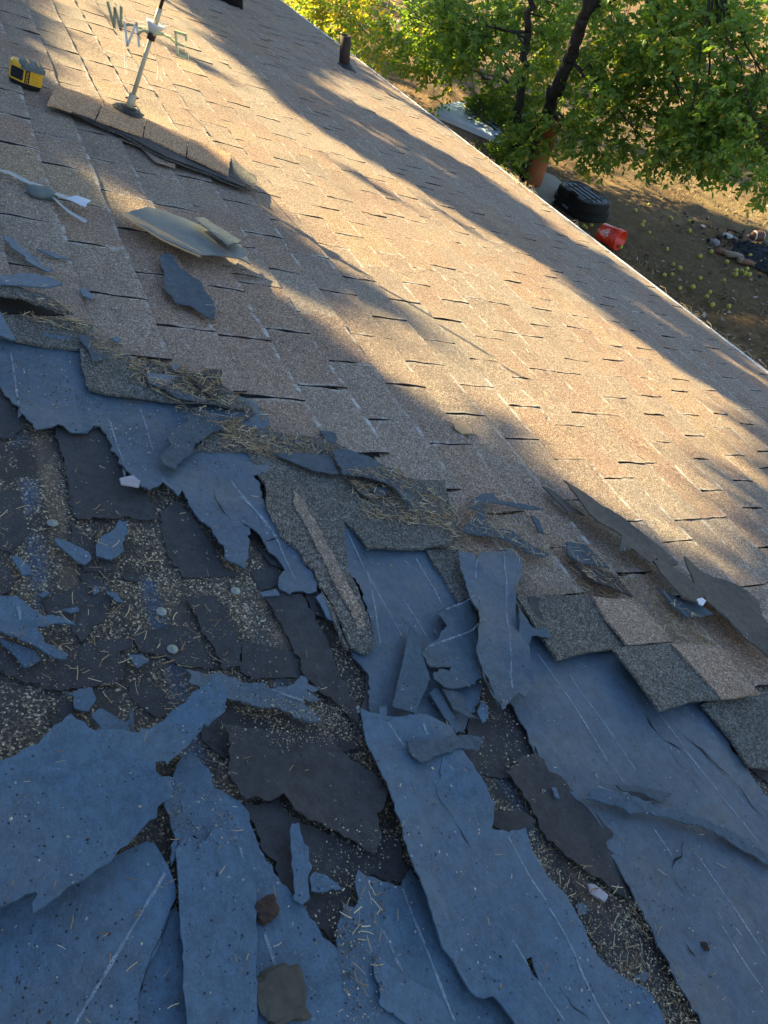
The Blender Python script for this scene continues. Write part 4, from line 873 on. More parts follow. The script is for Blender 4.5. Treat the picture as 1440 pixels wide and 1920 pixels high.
# ---- clods
def lump(name, px, r, h, mat, label, cat, seed, sq=1.0, parent=None):
    c = rl(px, h*.5); me = bpy.data.meshes.new(name); import bmesh
    bm = bmesh.new(); bmesh.ops.create_icosphere(bm, subdivisions=3, radius=1)
    for v in bm.verts:
        k = 1+.45*noise.noise(v.co*1.6+Vector((seed, 0, 0)))+.25*noise.noise(v.co*4.5+Vector((seed, 3, 0)))
        if sq > 1: v.co = Vector([math.copysign(abs(q)**(1/sq), q) for q in v.co])*.8
        v.co = Vector((v.co.x*k*r, v.co.y*k*r, max(-.3, v.co.z)*k*h))
    bm.to_mesh(me); bm.free(); o = link(name, me, mat, None, label, cat); o.matrix_world = ROOFM@Matrix.Translation((c[0], c[1], h*.4+.01)); return o
lump('dirt_clod', Z('K', (118, 866))[0], .014, .009, M_CLOD, 'brown crumbly clod on the blue felt left of the knife-shaped scrap', 'dirt clod', 3)
lump('fibre_pad', Z('K', (195, 1310))[0], .030, .007, M_PAD, 'square fibrous brown-grey pad at the bottom of the picture', 'pad', 9, 2.2)
lump('dirt_clod', Z('L', (1085, 1055))[0], .006, .006, M_CLOD, 'tiny dark clod on the right felt sheet', 'dirt clod', 5)

# ================================================================ needles and grit on the roof
S3 = Surf()
def surf_h(x, y, h): return S3.z(x, y, .014 if h > .012 else .0015)+.001
def in_px(P, polys):
    q = np.array([proj_np((x, y, 0))[:2] for x, y in P]); r = np.zeros(len(q), bool)
    for p in polys: r |= inside(q, p)
    return r
def sample_px(poly, n):
    poly = np.array(poly); lo, hi = poly.min(0), poly.max(0); out = []
    while len(out) < n:
        c = rng.uniform(lo, hi, (n*2, 2)); c = c[inside(c, poly)]; out += list(c)
    return out[:n]
def needles(name, batches, seed=1):
    rr = random.Random(seed); V = []; Fc = []; T = []
    for (poly, n, h, lmin, lmax, wid) in batches:
        for p in sample_px(poly, n):
            x, y = rl(p, h); L = rr.uniform(lmin, lmax); a = rr.uniform(0, math.tau); bend = rr.uniform(-.3, .3); tl = rr.uniform(-.05, .35); w = wid*rr.uniform(.7, 1.3)
            if noise.noise(Vector((x*9, y*9, 2)))+.5*noise.noise(Vector((x*30, y*30, 5))) < rr.uniform(-1.1, .05): continue
            z = surf_h(x, y, h)+rr.uniform(0, .006); tn = rr.random(); k = len(V); m = 3
            for j in range(m+1):
                s_ = j/m-.5; aa = a+bend*s_; cx_ = x+math.cos(aa)*L*s_; cy_ = y+math.sin(aa)*L*s_
                zz_ = z+L*.25*tl*(s_+.5)
                nx_, ny_ = -math.sin(aa)*w/2, math.cos(aa)*w/2
                V.extend([(cx_+nx_, cy_+ny_, zz_), (cx_-nx_, cy_-ny_, zz_), (cx_, cy_, zz_+w*.6)]); T.extend([tn]*3)
            for j in range(m):
                q = k+3*j; Fc.extend([(q, q+2, q+5, q+3), (q+2, q+1, q+4, q+5), (q+1, q, q+3, q+4)])
    me = bpy.data.meshes.new(name); me.from_pydata(V, [], Fc); me.update(); tone_attr(me, T)
    o = link(name, me, M_NEEDLE, kind='stuff', label='dry pine needles strewn over the roof', cat='pine needles'); o.matrix_world = ROOFM; return o
nb = [(Z('D', (400, 380), (560, 470), (900, 640), (1200, 760), (1440, 900), (1440, 1130), (1100, 1000), (900, 850), (650, 690), (480, 600)), 430, .026, .008, .027, .0010),
      (Z('D', (80, 390), (300, 380), (460, 430), (440, 500), (250, 440)), 160, .026, .008, .027, .0010),
      (Z('D', (700, 620), (1050, 640), (1200, 760), (1150, 850), (850, 800), (720, 740)), 420, .034, .008, .025, .0010),
      (Z('E', (-100, 950), (250, 1020), (560, 1120), (200, 1170), (-100, 1100)), 420, .028, .008, .026, .0010),
      (Z('E', (550, 1260), (900, 1230), (1150, 1400), (1150, 1560), (700, 1480)), 640, .028, .008, .027, .0010),
      (Z('I', (-200, 100), (150, 120), (480, 420), (640, 560), (300, 580), (150, 400), (-150, 330)), 620, .028, .008, .027, .0010),
      (Z('I', (300, 250), (700, 380), (950, 620), (1250, 850), (1440, 1000), (1250, 900), (900, 720), (500, 480)), 420, .026, .01, .03, .0011),
      ([(0, 640), (1440, 1000), (1440, 1920), (0, 1920)], 260, .010, .005, .014, .0008),
      (Z('L', (200, 440), (560, 700), (760, 800), (1060, 1440), (860, 1440), (450, 900)), 150, .006, .008, .02, .001),
      (Z('G', (600, 150), (1300, 900), (1000, 1250), (100, 1100), (0, 100)), 150, .006, .008, .022, .001),
      (Z('K', (560, 640), (760, 740), (700, 1200), (560, 1380), (490, 1050)), 45, .010, .008, .018, .001),
      ([(400, 420), (900, 700), (1440, 1050), (1440, 760), (1000, 500), (600, 200)], 130, .016, .02, .045, .0014),
      ([(0, 300), (500, 500), (470, 700), (0, 600)], 110, .018, .008, .027, .0010)]
needles('pine_needles', nb)
# straw fringe along the eave
fr = MB(); T = []
rr = random.Random(5)
for i in range(2600):
    x = -rr.uniform(1.5, 13.5)
    w8 = noise.noise(Vector((x*1.7, 0, 0)))+.15*noise.noise(Vector((x*6, 3, 0)))
    pc_ = proj_np((x, EAVE, .01))[0]; hot = 1.0 if (915 < pc_ < 1000 or 1290 < pc_ < 1450) else (.35 if pc_ < 915 else .06)
    if rr.random() > hot*max(.1, .5+w8*1.6): continue
    L = rr.uniform(.02, .10)*(1+.8*max(0, w8)); a = rr.uniform(-.2, math.pi+.2); y = EAVE+rr.uniform(-.09, .012); z = .012+rr.uniform(0, .012)
    dx, dy, dz = math.cos(a)*L, abs(math.sin(a))*L*.45, rr.uniform(-.1, .55)*L
    p = [Vector((x, y, z)), Vector((x+dx*.5, y+dy*.5, z+dz*.8)), Vector((x+dx, y+dy, z+dz*rr.uniform(.2, 1)))]
    n0 = len(fr.v); fr.tube(p, rr.uniform(.0006, .0011), 3, False); T += [rr.uniform(.45, 1)]*(len(fr.v)-n0)
me = fr.mesh('straw_fringe'); tone_attr(me, T); o = link('straw_fringe', me, M_NEEDLE, kind='stuff', label='dry straw and needles caught along the eave', cat='straw'); o.matrix_world = ROOFM
# grit
def grit(batches):
    V = []; Fc = []; T = []
    for poly, n, h, smin, smax, tmin in batches:
        for p in sample_px(poly, n):
            x, y = rl(p, h); s = smin+(smax-smin)*rng.random()**3; k = len(V); t = max(0, rng.uniform(tmin, 1))
            if noise.noise(Vector((x*7, y*7, 9)))+.6*noise.noise(Vector((x*24, y*24, 5))) < rng.uniform(-.5, .25): continue
            h = surf_h(x, y, h)-.0008; a = rng.random()*6.28; e = rng.uniform(.5, 1)
            for j in range(4): V.append((x+math.cos(a+j*1.57)*s*(1 if j % 2 else e), y+math.sin(a+j*1.57)*s*(1 if j % 2 else e), h))
            V.append((x+rng.uniform(-.3, .3)*s, y, h+s*.9)); T += [t]*5
            Fc += [(k, k+1, k+4), (k+1, k+2, k+4), (k+2, k+3, k+4), (k+3, k, k+4)]
    me = bpy.data.meshes.new('roof_grit'); me.from_pydata(V, [], Fc); me.update(); tone_attr(me, T)
    o = link('roof_grit', me, M_GRIT, kind='stuff', label='loose granules and crumbs scattered over felt and old roofing', cat='grit'); o.matrix_world = ROOFM
lowpoly = [(0, 640), (500, 800), (900, 1030), (1100, 1250), (1440, 1450), (1440, 1920), (0, 1920)]
grit([(Z('G', (0, 0), (850, 180), (1300, 600), (1640, 1340), (1200, 1440), (0, 1400)), 5000, .003, .0004, .0014, .3), (lowpoly, 4200, .014, .0005, .0016, -1.2), (lowpoly, 120, .018, .001, .003, 0),
      (Z('L', (180, 440), (560, 700), (760, 800), (1080, 1440), (860, 1440), (450, 900)), 3200, .003, .0005, .0018, .4), (Z('K', (300, 300), (900, 500), (600, 700), (560, 1380), (480, 1000)), 700, .010, .0005, .0018, .3),
      (Z('K', (500, 900), (700, 850), (760, 1380), (560, 1440)), 420, .012, .0005, .0018, .1), (Z('H', (100, 1200), (700, 1200), (650, 1400), (200, 1440)), 1500, .004, .0005, .0018, .45),
      (Z('D', (0, 560), (420, 610), (1350, 930), (1300, 1300), (500, 1010), (100, 900)), 1500, .016, .0006, .0022, .0), (Z('I', (0, 1000), (200, 1200), (300, 1440), (0, 1440)), 500, .003, .0008, .0025, .4),
      (Z('J', (850, 150), (1150, 250), (1250, 520), (900, 520), (830, 330)), 450, .010, .0005, .0016, .2)])

# ================================================================ THE YARD
def gthing(name, px, label, cat, group=None, rz=0):
    p = gp(*px); return empty(name, Matrix.Translation((p.x, p.y, -.02))@Matrix.Rotation(rz, 4, 'Z'), label, cat, group)
# black ribbed tub, upside down
pa = gp(1048, 378, .15); pb_ = gp(1140, 398, .15); ax = (pb_-pa); rz = math.atan2(ax.y, ax.x)
mid = (gp(1090, 378, .2)+gp(1090, 378, .2))/2
tub = empty('tub', Matrix.Translation((mid.x, mid.y, -.01))@Matrix.Rotation(math.atan2((gp(1135, 395, .2)-gp(1045, 350, .2)).y, (gp(1135, 395, .2)-gp(1045, 350, .2)).x), 4, 'Z'), 'black plastic oval tub turned upside down on the dirt by the orange bucket', 'tub')
tc_ = gp(1096, 363, .25); ta_ = gp(1150, 408, .3)-gp(1048, 334, .3)
tub.matrix_world = Matrix.Translation((tc_.x, tc_.y, -.01))@Matrix.Rotation(math.atan2(ta_.y, ta_.x), 4, 'Z')@Matrix.Diagonal((1.02, 1.16, .95, 1))
HL = .27; 
def stad(r, hl=HL, n=14, waist=0):
    pts = []
    for s in (1, -1):
        for j in range(n+1):
            a = -math.pi/2+math.pi*j/n; pts.append((s*(hl+r*math.cos(a)), s*r*math.sin(a)))
    return pts
def wst(pts, w, hw=.10):
    out = []
    n = len(pts)
    for i in range(n):
        a = pts[i]; b = pts[(i+1) % n]; out.append(a)
        if abs(a[1]-b[1]) < 1e-6 and abs(a[0]-b[0]) > .2:
            sy = 1 if a[1] > 0 else -1; sx = 1 if b[0] > a[0] else -1
            for x in (-hw*1.3, -hw, hw, hw*1.3): out.append((sx*x, a[1]-sy*(w if abs(x) <= hw else 0)))
    return out
def loft(rings):
    v = []; f = []; n = len(rings[0][0])
    for pts, z in rings: v += [(x, y, z) for x, y in pts]
    for i in range(len(rings)-1):
        for j in range(n): f.append((i*n+j, i*n+(j+1) % n, (i+1)*n+(j+1) % n, (i+1)*n+j))
    f.append(tuple(range((len(rings)-1)*n, len(rings)*n))); return v, f
MB().add(*loft([(wst(stad(.30), 0), 0), (wst(stad(.30), 0), .03), (wst(stad(.275), 0), .035), (wst(stad(.27), 0), .13), (wst(stad(.28), 0), .135), (wst(stad(.28), 0), .15), (wst(stad(.25), .0), .16)])).obj('rim', M_BLACKP, tub)
MB().add(*loft([(wst(stad(.25), .05), .14), (wst(stad(.24), .06), .27), (wst(stad(.225), .06), .285), (wst(stad(.215), .06), .288)])).obj('body', M_BLACKP, tub)
MB().add(*loft([(wst(stad(.215), .06), .286), (wst(stad(.205), .06), .2895)])).obj('top_panel', plain('worn_black_plastic', (.06, .062, .058), .5, .4), tub)
for k, y in enumerate((-.08, 0, .08)):
    MB().box((0, y, .292), (.72, .012, .016)).obj('rib', M_BLACKP, tub)
for x in (-.26, .26):
    MB().box((x, 0, .291), (.012, .34, .014)).obj('rib', M_BLACKP, tub)
ro = MB(); 
for r_ in (.20, .15):
    P_ = stad(r_); ro.tube([(x, y, .290) for x, y in P_+[P_[0]]], .007, 4)
ro.obj('ring_rib', M_BLACKP, tub)
MB().box((.0, -.262, .075), (.16, .03, .035)).obj('handle', plain('faded_plastic', (.16, .17, .22), .6), tub)
# orange bucket on its side
bpx = gp(1146, 442, .14); ba = gp(1125, 432, .14); bb = gp(1166, 449, .14); bd = (bb-ba); brz = math.atan2(bd.y, bd.x)
bk = empty('bucket', Matrix.Translation((bpx.x, bpx.y, .135))@Matrix.Rotation(brz-.15, 4, 'Z')@Matrix.Rotation(math.pi/2, 4, 'Y'), 'orange plastic bucket lying on its side with white lettering, beside the black tub', 'bucket')
MB().lathe([(.001, -.185), (.125, -.185), (.13, -.18), (.147, .185), (.141, .185), (.125, -.17), (.001, -.17)], 32, None, False, False).obj('shell', M_ORANGE, bk, True)
for z_ in (.09, .115, .17): MB().lathe([(.143, z_-.005), (.155, z_-.004), (.155, z_+.004), (.143, z_+.005)], 32, None, False, False).obj('rim_ring', M_ORANGE, bk, True)
# lettering square printed on its flank, wrapped on the wall
def wrap_text(txt, size, zc, ang, parent, rad=.1385, rot=-.75):
    cu = bpy.data.curves.new('l', 'FONT'); cu.body = txt; cu.size = size; cu.align_x = 'CENTER'; cu.align_y = 'CENTER'; cu.space_line = .8; cu.offset = .0012; cu.resolution_u = 2
    tmp = bpy.data.objects.new('t', cu); C.objects.link(tmp); dg = bpy.context.evaluated_depsgraph_get(); me = bpy.data.meshes.new_from_object(tmp.evaluated_get(dg)); bpy.data.objects.remove(tmp); me.materials.clear()
    for v in me.vertices:
        x, y = v.co.x*math.cos(rot)-v.co.y*math.sin(rot), v.co.x*math.sin(rot)+v.co.y*math.cos(rot)
        th_ = ang+y/rad; z = zc+x; r = rad+.0035+(z)*.047; v.co = Vector((r*math.cos(th_), r*math.sin(th_), z))
    return link('lettering', me, M_WHITE, parent)
bpy.context.view_layer.update(); dl_ = bk.matrix_world.inverted().to_3x3() @ (Vector(CAM)-bk.matrix_world.translation); BANG = math.atan2(dl_.y, dl_.x)
wrap_text('THE\nHOME\nDEPOT', .052, -.04, BANG, bk)
# terracotta pot, slab, spa
slab = gp(1015, 358); sb = [gp(*p, .05) for p in ((930, 330), (1010, 318), (1040, 330), (1058, 345), (1063, 372), (1015, 374), (960, 372), (900, 330))]
v = [(p.x, p.y, .05) for p in sb]+[(p.x, p.y, -.1) for p in sb]; n = len(sb)
MB().add(v, [tuple(range(n))[::-1], tuple(range(n, 2*n))]+[(i, (i+1) % n, (i+1) % n+n, i+n) for i in range(n)]).obj('concrete_slab', M_CONC, kind='structure')
pp = gp(998, 345, .05)
pot = MB().lathe([(.15, 0), (.155, .03), (.225, .93), (.25, .94), (.25, 1.02), (.21, 1.02), (.19, .9)], 28).obj('terracotta_pot', M_TERRA, None, True, label='tall tapered terracotta planter under the apple tree', cat='planter'); pot.location = (pp.x, pp.y, .05)
soil = MB().lathe([(.19, .90), (.01, .92)], 20).obj('soil', M_CLOD, pot, True)
sa = gp(938, 220, .85)
spa = empty('hot_tub', Matrix.Translation((sa.x-.1, sa.y, 0))@Matrix.Rotation(.35, 4, 'Z') @ Matrix.Diagonal((.78, .78, 1, 1)), 'hot tub with pale blue cover and slatted brown sides behind the tree', 'hot tub')
def rsq(a, r, n=8):
    o = []
    for i, (sx, sy) in enumerate(((1, 1), (-1, 1), (-1, -1), (1, -1))):
        for j in range(n+1): t_ = math.pi/2*(i+j/n); o.append((sx*(a-r)+r*math.cos(t_), sy*(a-r)+r*math.sin(t_)))
    return o
MB().add(*loft([(rsq(1.0, .30), -.1), (rsq(1.0, .30), .74)])).obj('shell', M_SIDE, spa)
for side in range(4):
    Mr = Matrix.Rotation(side*math.pi/2, 4, 'Z')
    for k in range(-4, 5): MB().box((1.006, k*.155, .35), (.018, .143, .72), Mr).obj('slat', M_SIDE, spa)
MB().add(*loft([(rsq(1.07, .33), .74), (rsq(1.07, .33), .82), (rsq(1.04, .32), .86), (rsq(.5, .2), .885)])).obj('cover', M_COVER, spa)
MB().box((0, 0, .885), (.03, 2.0, .01)).obj('cover_seam', M_GUN, spa)
# football
fp_ = gp(1421, 442, .08); fb = empty('football', Matrix.Translation((fp_.x, fp_.y, .075))@Matrix.Rotation(math.atan2((gp(1436, 443)-gp(1408, 443)).y, (gp(1436, 443)-gp(1408, 443)).x), 4, 'Z')@Matrix.Rotation(math.pi/2, 4, 'Y'), 'brown football with white stripes on the dry grass near the ash pile', 'football')
prof = [(.086*max(0, math.cos(t_))**.8+.001, .14*math.sin(t_)) for t_ in np.linspace(-math.pi/2, math.pi/2, 17)]
MB().lathe(prof, 20).obj('ball', M_BALL, fb, True)
for z_ in (-.078, .078): MB().lathe([(.0775+(.006 if z_*q < 0 else -.003), z_+q) for q in (-.009, 0, .009)], 20, None, False, False).obj('stripe', M_WHITE, fb, True)
lc = MB(); lc.box((0, .088, 0), (.006, .003, .07)); [lc.box((0, .089, q), (.022, .003, .004)) for q in (-.03, -.015, 0, .015, .03)]; lc.obj('lacing', M_WHITE, fb)
# ash pile, rocks and bricks, stick
ap = gp(1436, 484); am = []
av, af = [], []
for r_ in range(9):
    for j in range(28):
        R_ = r_/8*.95; a_ = math.tau*j/28; rr_ = R_*(1+.25*noise.noise(Vector((math.cos(a_)*1.5, math.sin(a_)*1.5, 2)))); av.append((rr_*math.cos(a_)*.62, rr_*math.sin(a_)*.45, .09*(1-(r_/8)**2)+.035*noise.noise(Vector((rr_*math.cos(a_)*6, rr_*math.sin(a_)*6, 0)))-.0))
        if r_: k = r_*28+j; k2 = r_*28+(j+1) % 28; af.append((k-28, k2-28, k2, k))
o = MB().add(av, af).obj('ash_pile', M_ASH, None, True, kind='stuff', label='flat heap of black ash and charred bits', cat='ash'); o.location = (ap.x, ap.y, -.02)
import bmesh
def rock(px, sx, sy, sz, mat, label, seed, rz=0, cat='rock', name='rock'):
    p = gp(*px); bm = bmesh.new(); bmesh.ops.create_icosphere(bm, subdivisions=2, radius=1)
    for v in bm.verts:
        k = 1+.3*noise.noise(v.co*1.8+Vector((seed, 0, 0))); v.co = Vector([math.copysign(abs(q)**.7, q) for q in v.co*k]); v.co = Vector((v.co.x*sx, v.co.y*sy, v.co.z*sz))
    me = bpy.data.meshes.new(name); bm.to_mesh(me); bm.free(); o = link(name, me, mat, None, label, cat, 'rocks and bricks around the ash pile'); o.location = (p.x, p.y, sz*.5); o.rotation_euler = (0, 0, rz); return o
rb_ = MB(); rr = random.Random(8)
for _ in range(420):
    a_ = rr.uniform(0, 6.28); q_ = abs(rr.gauss(0, .42)); cx_, cy_ = ap.x+math.cos(a_)*q_*1.1, ap.y+math.sin(a_)*q_*.7; s_ = rr.uniform(.008, .030)
    Mx = Matrix.Translation((cx_, cy_, .02+rr.uniform(0, .05)*max(0, 1-q_*1.6)))@Matrix.Rotation(rr.uniform(0, 3), 4, Vector((rr.random(), rr.random(), rr.random()+.1)).normalized()); rb_.box((0, 0, 0), (s_*2, s_*1.3, s_), Mx)
rb_.obj('charred_rubble', M_ASH, kind='stuff', label='small charred bits scattered over and around the ash', cat='rubble')
rq = lambda x, y: Z('Q', (x, y))[0]
lrz = math.atan2((gp(*rq(1080, 740))-gp(*rq(860, 690))).y, (gp(*rq(1080, 740))-gp(*rq(860, 690))).x)
rock(rq(970, 725), .16, .06, .045, M_ROCK, 'long pale stone beside the ash pile', 1, lrz); rock(rq(815, 670), .08, .06, .04, M_BRICK, 'red-brown stone left of the long pale one', 2, lrz)
rock(rq(1060, 790), .06, .05, .04, M_ROCK, 'small pale stone at the right end of the long one', 3); rock(rq(1150, 815), .13, .05, .035, M_BRICK, 'flat red brick piece below the ash pile', 4, lrz)
rock(rq(895, 460), .08, .06, .03, plain('pale_stone', (.45, .45, .42), .9), 'pale whitish slab near the stick', 5, .4); rock(rq(715, 555), .085, .07, .045, plain('mauve_stone', (.26, .21, .2), .9), 'rounded mauve stone left of the ash pile', 6)
rock(rq(1190, 495), .07, .05, .04, plain('pinkish_stone', (.38, .31, .28), .9), 'pinkish stone touching the football', 7); rock(rq(560, 325), .05, .04, .015, M_PEB, 'small white flat stone on the open grass', 8)
rock(rq(785, 480), .05, .05, .035, M_CLOD, 'dark brown lump above the mauve stone', 9); rock(rq(635, 515), .035, .03, .025, M_CLOD, 'small dark lump left of the mauve stone', 10); rock(rq(980, 480), .07, .04, .02, M_ROCK, 'flat tan stone right of the whitish slab', 12)
rock(rq(1310, 720), .06, .05, .04, M_ROCK, 'grey stone within the ash', 13); rock(rq(1400, 800), .06, .05, .04, M_ROCK, 'grey stone at the right end of the ash', 14); rock(rq(1420, 560), .06, .05, .04, M_ROCK, 'grey stone below the football', 15)
a_, b__ = gp(*rq(880, 380)), gp(*rq(1070, 445)); MB().tube([a_+UPV*.02, (a_+b__)/2+UPV*.035, b__+UPV*.02], [.014, .016, .010], 6).obj('stick', M_BARK, label='short dark stick lying above the whitish slab', cat='stick')
# glass shard / blue scrap by the eave
# fallen apples
apc = bpy.data.meshes.new('apple'); bm = bmesh.new(); bmesh.ops.create_uvsphere(bm, u_segments=14, v_segments=10, radius=.033)
for v in bm.verts:
    r_ = math.hypot(v.co.x, v.co.y)/.033; v.co.z = v.co.z*.88-.006*math.exp(-(r_*4)**2)*(1 if v.co.z > 0 else -.6)
bm.to_mesh(apc); bm.free(); apc.polygons.foreach_set('use_smooth', [True]*len(apc.polygons)); apc.materials.append(M_APPLE)
stem = MB().tube([(0, 0, .022), (.002, 0, .034)], .0016, 5).mesh('stem')
apl = [('C', p, 'fallen yellow-green apple on the open dirt of the yard') for p in ((848, 1020), (778, 1050), (820, 1107), (812, 1126), (848, 1160), (957, 1090), (1048, 1103), (1049, 1152), (936, 1243), (1102, 1278), (1158, 1255), (1236, 1306))]
apl += [('C', p, 'green apple lying in the black ash') for p in ((1352, 1275), (1408, 1306))]
apl += [('C', p, 'yellow apple between the black tub and the eave') for p in ((520, 1127), (532, 1136), (557, 1124))]+[('C', (704, 1232), 'yellow apple right beside the mouth of the orange bucket')]
apl += [('Q', p, 'green apple in the tight cluster of six below the flat brick') for p in ((1015, 905), (1010, 960), (1088, 912), (1135, 945), (1195, 962), (1160, 885))]
apl += [('Q', p, 'fallen yellow-green apple in the shade close to the eave') for p in ((255, 875), (48, 968), (147, 963), (530, 1010), (850, 1035), (255, 1148), (430, 1130), (165, 825), (620, 1255), (695, 1370), (915, 1392), (660, 1200))]
ALAB = ['apple nearest the football side, alone high on the dirt right of the tub', 'apple level with the tub top, left of a lone one', 'upper of two touching apples between tub and ash pile', 'lower of two touching apples between tub and ash pile', 'single apple just below the pair in mid yard', 'apple on the green grass patch in mid yard', 'orange-tinted apple between the grass patch and the white stone', 'apple left of the white flat stone', 'apple right of the orange bucket in open dirt', 'apple left of the mauve stone', 'apple between mauve stone and the long pale stone', 'apple touching the lower side of the long pale stone',
 'green apple in the middle of the black ash', 'green apple at the right end of the black ash', 'leftmost yellow apple between the black tub and the eave', 'middle yellow apple between the black tub and the eave', 'rightmost yellow apple under the black tub, by the bucket base', 'yellow apple right beside the mouth of the orange bucket',
 'top left apple of the cluster of six below the flat brick', 'bottom left apple of the cluster of six below the flat brick', 'second apple from left in the upper row of the cluster of six', 'middle lower apple of the cluster of six', 'rightmost apple of the cluster of six', 'topmost apple of the cluster of six, against the brick',
 'apple at the left end of the short sunlit dirt streak', 'leftmost apple beside the eave below the streak', 'small apple right of the leftmost eave apple', 'apple beside a grey leaf below the sunlit streak', 'apple left of the big dry leaf, below the cluster', 'larger apple in the dark dirt near the eave', 'apple right of the larger one in the dark dirt', 'apple on the upper left of the sunlit streak', 'flattened yellowish apple low in the dark dirt', 'big yellow apple, lowest left of the bottom pair', 'yellow apple, right one of the bottom pair', 'half-hidden apple above the bottom pair']
for i, (k, p, lab) in enumerate(apl):
    lab = ALAB[i]
    g = gp(*Z(k, p)[0], .03); o = link('apple', apc, None, None, lab, 'apple', 'fallen apples in the yard'); o.location = (g.x, g.y, .022); o.rotation_euler = (rng.uniform(-1.5, 1.5), rng.uniform(-1.5, 1.5), rng.uniform(0, 6)); s_ = rng.uniform(.8, 1.12); o.scale = (s_, s_, s_)
    link('stem', stem, M_BARK, o)
# litter and dry grass
def card_cloud(name, pts, smin, smax, mat, kind='stuff', label=None, cat=None, flat=True, tonef=None):
    V = []; Fc = []; T = []
    for p in pts:
        s = rng.uniform(smin, smax); a = rng.uniform(0, 6.28); e = rng.uniform(.35, .7); tx, ty = rng.normal(0, .35, 2)
        t = rng.random() if tonef is None else tonef(p); k = len(V)
        for (x, y) in ((-1, 0), (-.2, e), (1, 0), (-.2, -e)):
            X = (x*math.cos(a)-y*math.sin(a))*s; Y = (x*math.sin(a)+y*math.cos(a))*s; V.append((p[0]+X, p[1]+Y, p[2]+.01+X*tx+Y*ty+(.3*s if y == 0 else 0)))
        T += [t]*4; Fc += [(k, k+1, k+2), (k, k+2, k+3)]
    me = bpy.data.meshes.new(name); me.from_pydata(V, [], Fc); me.update(); tone_attr(me, T); return link(name, me, mat, kind=kind, label=label, cat=cat)
pts = []
for _ in range(7000):
    p = gp(rng.uniform(650, 1560), rng.uniform(20, 760)); 
    if p.y > 4.6: pts.append((p.x, p.y, -.02))
card_cloud('leaf_litter', pts, .012, .045, M_LITTER, label='dry fallen leaves and bark bits on the yard', cat='leaf litter')
V = []; Fc = []; T = []
for _ in range(42000):
    p = gp(rng.uniform(650, 1560), rng.uniform(0, 760)); d_ = noise.noise(Vector((p.x*.8, p.y*.8, 0)))
    if p.y < 4.6 or rng.random() > .45+d_*1.6: continue
    a = rng.uniform(0, 6.28); L = rng.uniform(.015, .05); le = rng.uniform(.3, 2.0)*L; ax_, ay_ = math.cos(a), math.sin(a); w = .003+.0002*p.length
    k = len(V); V += [(p.x-ay_*w, p.y+ax_*w, -.02), (p.x+ay_*w, p.y-ax_*w, -.02), (p.x+ax_*le, p.y+ay_*le, -.01+L)]; Fc.append((k, k+1, k+2)); g_ = noise.noise(Vector((p.x*.5, p.y*.5, 7)))
    T += [min(1, max(0, .55+rng.normal(0, .2)-(.6 if g_ > .25 else 0)))]*3
me = bpy.data.meshes.new('dry_grass'); me.from_pydata(V, [], Fc); me.update(); tone_attr(me, T); link('dry_grass', me, M_GRASS, kind='stuff', label='short dry grass over the yard', cat='grass')

# ================================================================ TREES
def leaves_mesh(name, twigs, mat, lmin, lmax, per, parent, bright=0, spread=.16, seed=0, droop=.35):
    r = np.random.default_rng(seed); V = []; Fc = []; T = []; tw = MB()
    n = len(twigs); 
    for ti, (o, d) in enumerate(twigs):
        d = np.array(d)/np.linalg.norm(d); L = spread*r.uniform(.7, 1.4); side = np.cross(d, [0, 0, 1]); side /= np.linalg.norm(side)+1e-6; upv = np.cross(side, d)
        tt = r.uniform(-.15, .15)
        for j in range(per):
            s = (j+.5)/per*L; sg = 1 if j % 2 else -1; base_ = np.array(o)+d*s+np.array([0, 0, -droop*s*s/L*.5])
            out = side*sg*r.uniform(.4, 1)+d*r.uniform(.2, .9)+upv*r.uniform(-.5, .6)+np.array([0, 0, -.35*r.random()]); out /= np.linalg.norm(out)
            l = r.uniform(lmin, lmax); nrm = np.cross(out, np.array([r.normal(), r.normal(), r.normal()])); nrm /= np.linalg.norm(nrm)+1e-6; w = l*r.uniform(.24, .34); fold = np.cross(out, nrm)
            k = len(V); tn = min(1, max(0, .58+bright+tt+r.normal(0, .2))); 
            if r.random() < .02: tn = 1
            V += [tuple(base_), tuple(base_+out*l*.45+nrm*w), tuple(base_+out*l), tuple(base_+out*l*.45-nrm*w), tuple(base_+out*l*.5-fold*w*.35)]; T += [tn]*5
            Fc += [(k, k+1, k+4), (k+1, k+2, k+4), (k+2, k+3, k+4), (k+3, k, k+4)]
    me = bpy.data.meshes.new(name); me.from_pydata(V, [], Fc); me.update(); tone_attr(me, T); return link(name, me, mat, parent)
def lobe_twigs(lobes, seed):
    """lobes: (pixel x, y, depth, rx, ry, rz(m), n)"""
    r = np.random.default_rng(seed); out = []
    for (x, y, t, a, b, c, n) in lobes:
        cen = np.array(at(x, y, t))
        for _ in range(int(n*.80)):
            v = r.normal(size=3); v /= np.linalg.norm(v); rad = r.random()**.45
            p = cen+v*rad*np.array([a, b, c]); k = noise.noise(Vector(p*1.1)); 
            if k < -.10: continue
            if p[2] < .15: continue
            if p[1] < 4.55 and p[2] < 2.9: continue
            d = v*.7+r.normal(size=3)*.5+np.array([0, 0, -.2]); out.append((p, d))
    return out
def limb(mb, a, b, r0, r1, wob=.1, n=7):
    a = Vector(a); b = Vector(b); pts = []; rs = []
    for i in range(n+1):
        t = i/n; p = a.lerp(b, t)+Vector([noise.noise(Vector((i*.7, q*9, a.x)))*wob*math.sin(math.pi*min(1, t*1.2)) for q in range(3)]); pts.append(p); rs.append((r0+(r1-r0)*t)*(1+.18*noise.noise(Vector((i*1.7, a.y*3, 2)))))
    mb.tube(pts, rs, 8)
